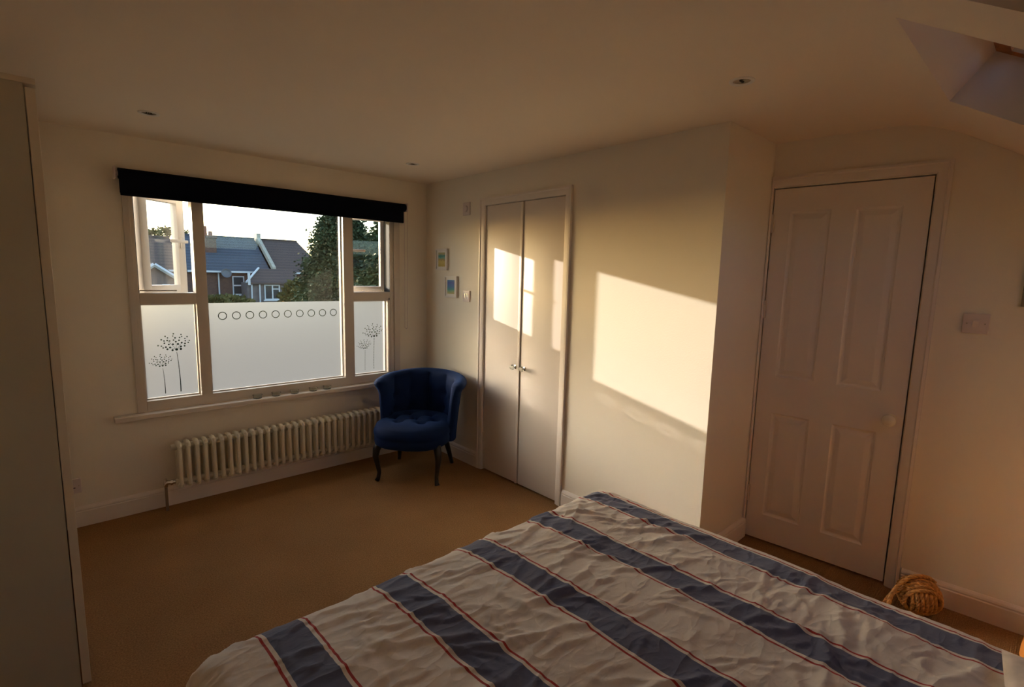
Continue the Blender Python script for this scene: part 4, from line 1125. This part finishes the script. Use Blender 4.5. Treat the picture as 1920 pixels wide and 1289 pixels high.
def conifer(x, y, ztop, rad, n, seed, label, zb=GZ+0.6, power=0.75):
    rnd = random.Random(seed)
    t = empty('conifer_tree', (x, y, GZ), label, 'tree', 'dark conifers in the gardens')
    hh = ztop - zb; L_ = []
    clumps = []
    for k in range(int(n/55)):
        f = rnd.random()**1.15; zz = f*hh; rr = rad*(1-f)**power * rnd.uniform(0.62, 1.05); a = rnd.uniform(0, 2*math.pi)
        clumps.append((Vector((rr*math.cos(a), rr*math.sin(a), zz + zb - GZ)), a, rad*0.16*(1-f*0.6)))
    for c, a, cr_ in clumps:
        outd = Vector((math.cos(a), math.sin(a), -0.25))
        for _ in range(55):
            o_ = Vector((rnd.gauss(0, 1), rnd.gauss(0, 1), rnd.gauss(0, 0.8)))*cr_*0.62
            L_.append((c + o_ + outd*rnd.uniform(-0.2, 0.3), outd + Vector((rnd.gauss(0, .5), rnd.gauss(0, .5), rnd.gauss(0, .45)))))
    for _ in range(int(n*0.25)):
        f = rnd.random(); rr = rad*(1-f)**power*0.6*rnd.random(); a = rnd.uniform(0, 2*math.pi)
        L_.append((Vector((rr*math.cos(a), rr*math.sin(a), f*hh + zb - GZ)), Vector((math.cos(a), math.sin(a), 0.3))))
    me = spray_mesh(L_, 0.12, rnd); me.materials.append(CONIF)
    o = D.objects.new('foliage', me); COL.objects.link(o); o.parent = t; o['kind'] = 'stuff'
    bm = bmesh.new(); add_tube(bm, [(0, 0, 0), (0.05, 0, hh*0.5), (0, 0, hh*0.95 + zb - GZ)], [0.28, 0.16, 0.03], 8); obj('trunk', bm, BARK, t, True)
    return t
def bush(x, y, z, rx, rz, n, seed, label, m_=None):
    rnd = random.Random(seed); t = empty('garden_bush', (x, y, GZ), label, 'bush', 'bushes in the gardens'); L_ = []
    for _ in range(n):
        a = rnd.uniform(0, 2*math.pi); b_ = math.asin(rnd.uniform(-0.3, 1)); q = rnd.uniform(0.72, 1.05)
        d = Vector((math.cos(a)*math.cos(b_), math.sin(a)*math.cos(b_), math.sin(b_)))
        L_.append((Vector((d.x*rx*q, d.y*rx*0.8*q, z - GZ + d.z*rz*q)), d + Vector((rnd.gauss(0, .6), rnd.gauss(0, .6), rnd.gauss(0, .6)))))
    me = spray_mesh(L_, 0.24, rnd); me.materials.append(m_ or BUSH)
    o = D.objects.new('foliage', me); COL.objects.link(o); o.parent = t; o['kind'] = 'stuff'
    bm = bmesh.new(); add_tube(bm, [(0, 0, 0), (0, 0, max(0.5, z-GZ))], [0.12, 0.06], 6); obj('stem', bm, BARK, t, True)
q = at(641, 374, 17.5); conifer(q.x, 17.5, q.z+0.2, 3.3, 90000, 3, 'tall dark conifer behind the middle window pane, the larger one', power=0.85)
q = at(752, 372, 10.0); conifer(q.x, 10.0, q.z+0.3, 2.3, 60000, 4, 'dark conifer seen through the narrow right-hand window pane', power=0.72)
for k, (px, py, yy, rx, rz, lab) in enumerate(((432, 578, 28.9, 1.5, 1.0, 'brown-green garden bush below the house windows, left of the middle pane'), (396, 578, 26.6, 1.0, 0.9, 'low garden bush at the bottom left of the middle pane'),
                       (562, 560, 26.8, 1.1, 1.7, 'yellow-green bush at the foot of the large conifer'), (318, 447, 52, 2.6, 1.4, 'bare-looking treetop above the roof ridge at the left'))):
    q = at(px, py, yy); bush(q.x, yy, q.z-rz*0.4, rx, rz, 2600, 20+k, lab)
# added hedge that darkens what shows through the clear marks in the film
hd = empty('darkening_hedge', (4.0, 23.6, GZ), 'long dark hedge added behind the frosted lower panes to darken their clear marks', 'hedge')
rnd = random.Random(9); L_ = []
for _ in range(30000):
    L_.append((Vector((rnd.uniform(-12, 14), rnd.choice((-0.8, rnd.uniform(-0.8, 0.8))), rnd.uniform(2.5, 5.2))), Vector((rnd.gauss(0, .6), rnd.gauss(-0.7, .4), rnd.gauss(0.2, .6)))))
me = spray_mesh(L_, 0.22, rnd); me.materials.append(CONIF)
o = D.objects.new('foliage', me); COL.objects.link(o); o.parent = hd; o['kind'] = 'stuff'
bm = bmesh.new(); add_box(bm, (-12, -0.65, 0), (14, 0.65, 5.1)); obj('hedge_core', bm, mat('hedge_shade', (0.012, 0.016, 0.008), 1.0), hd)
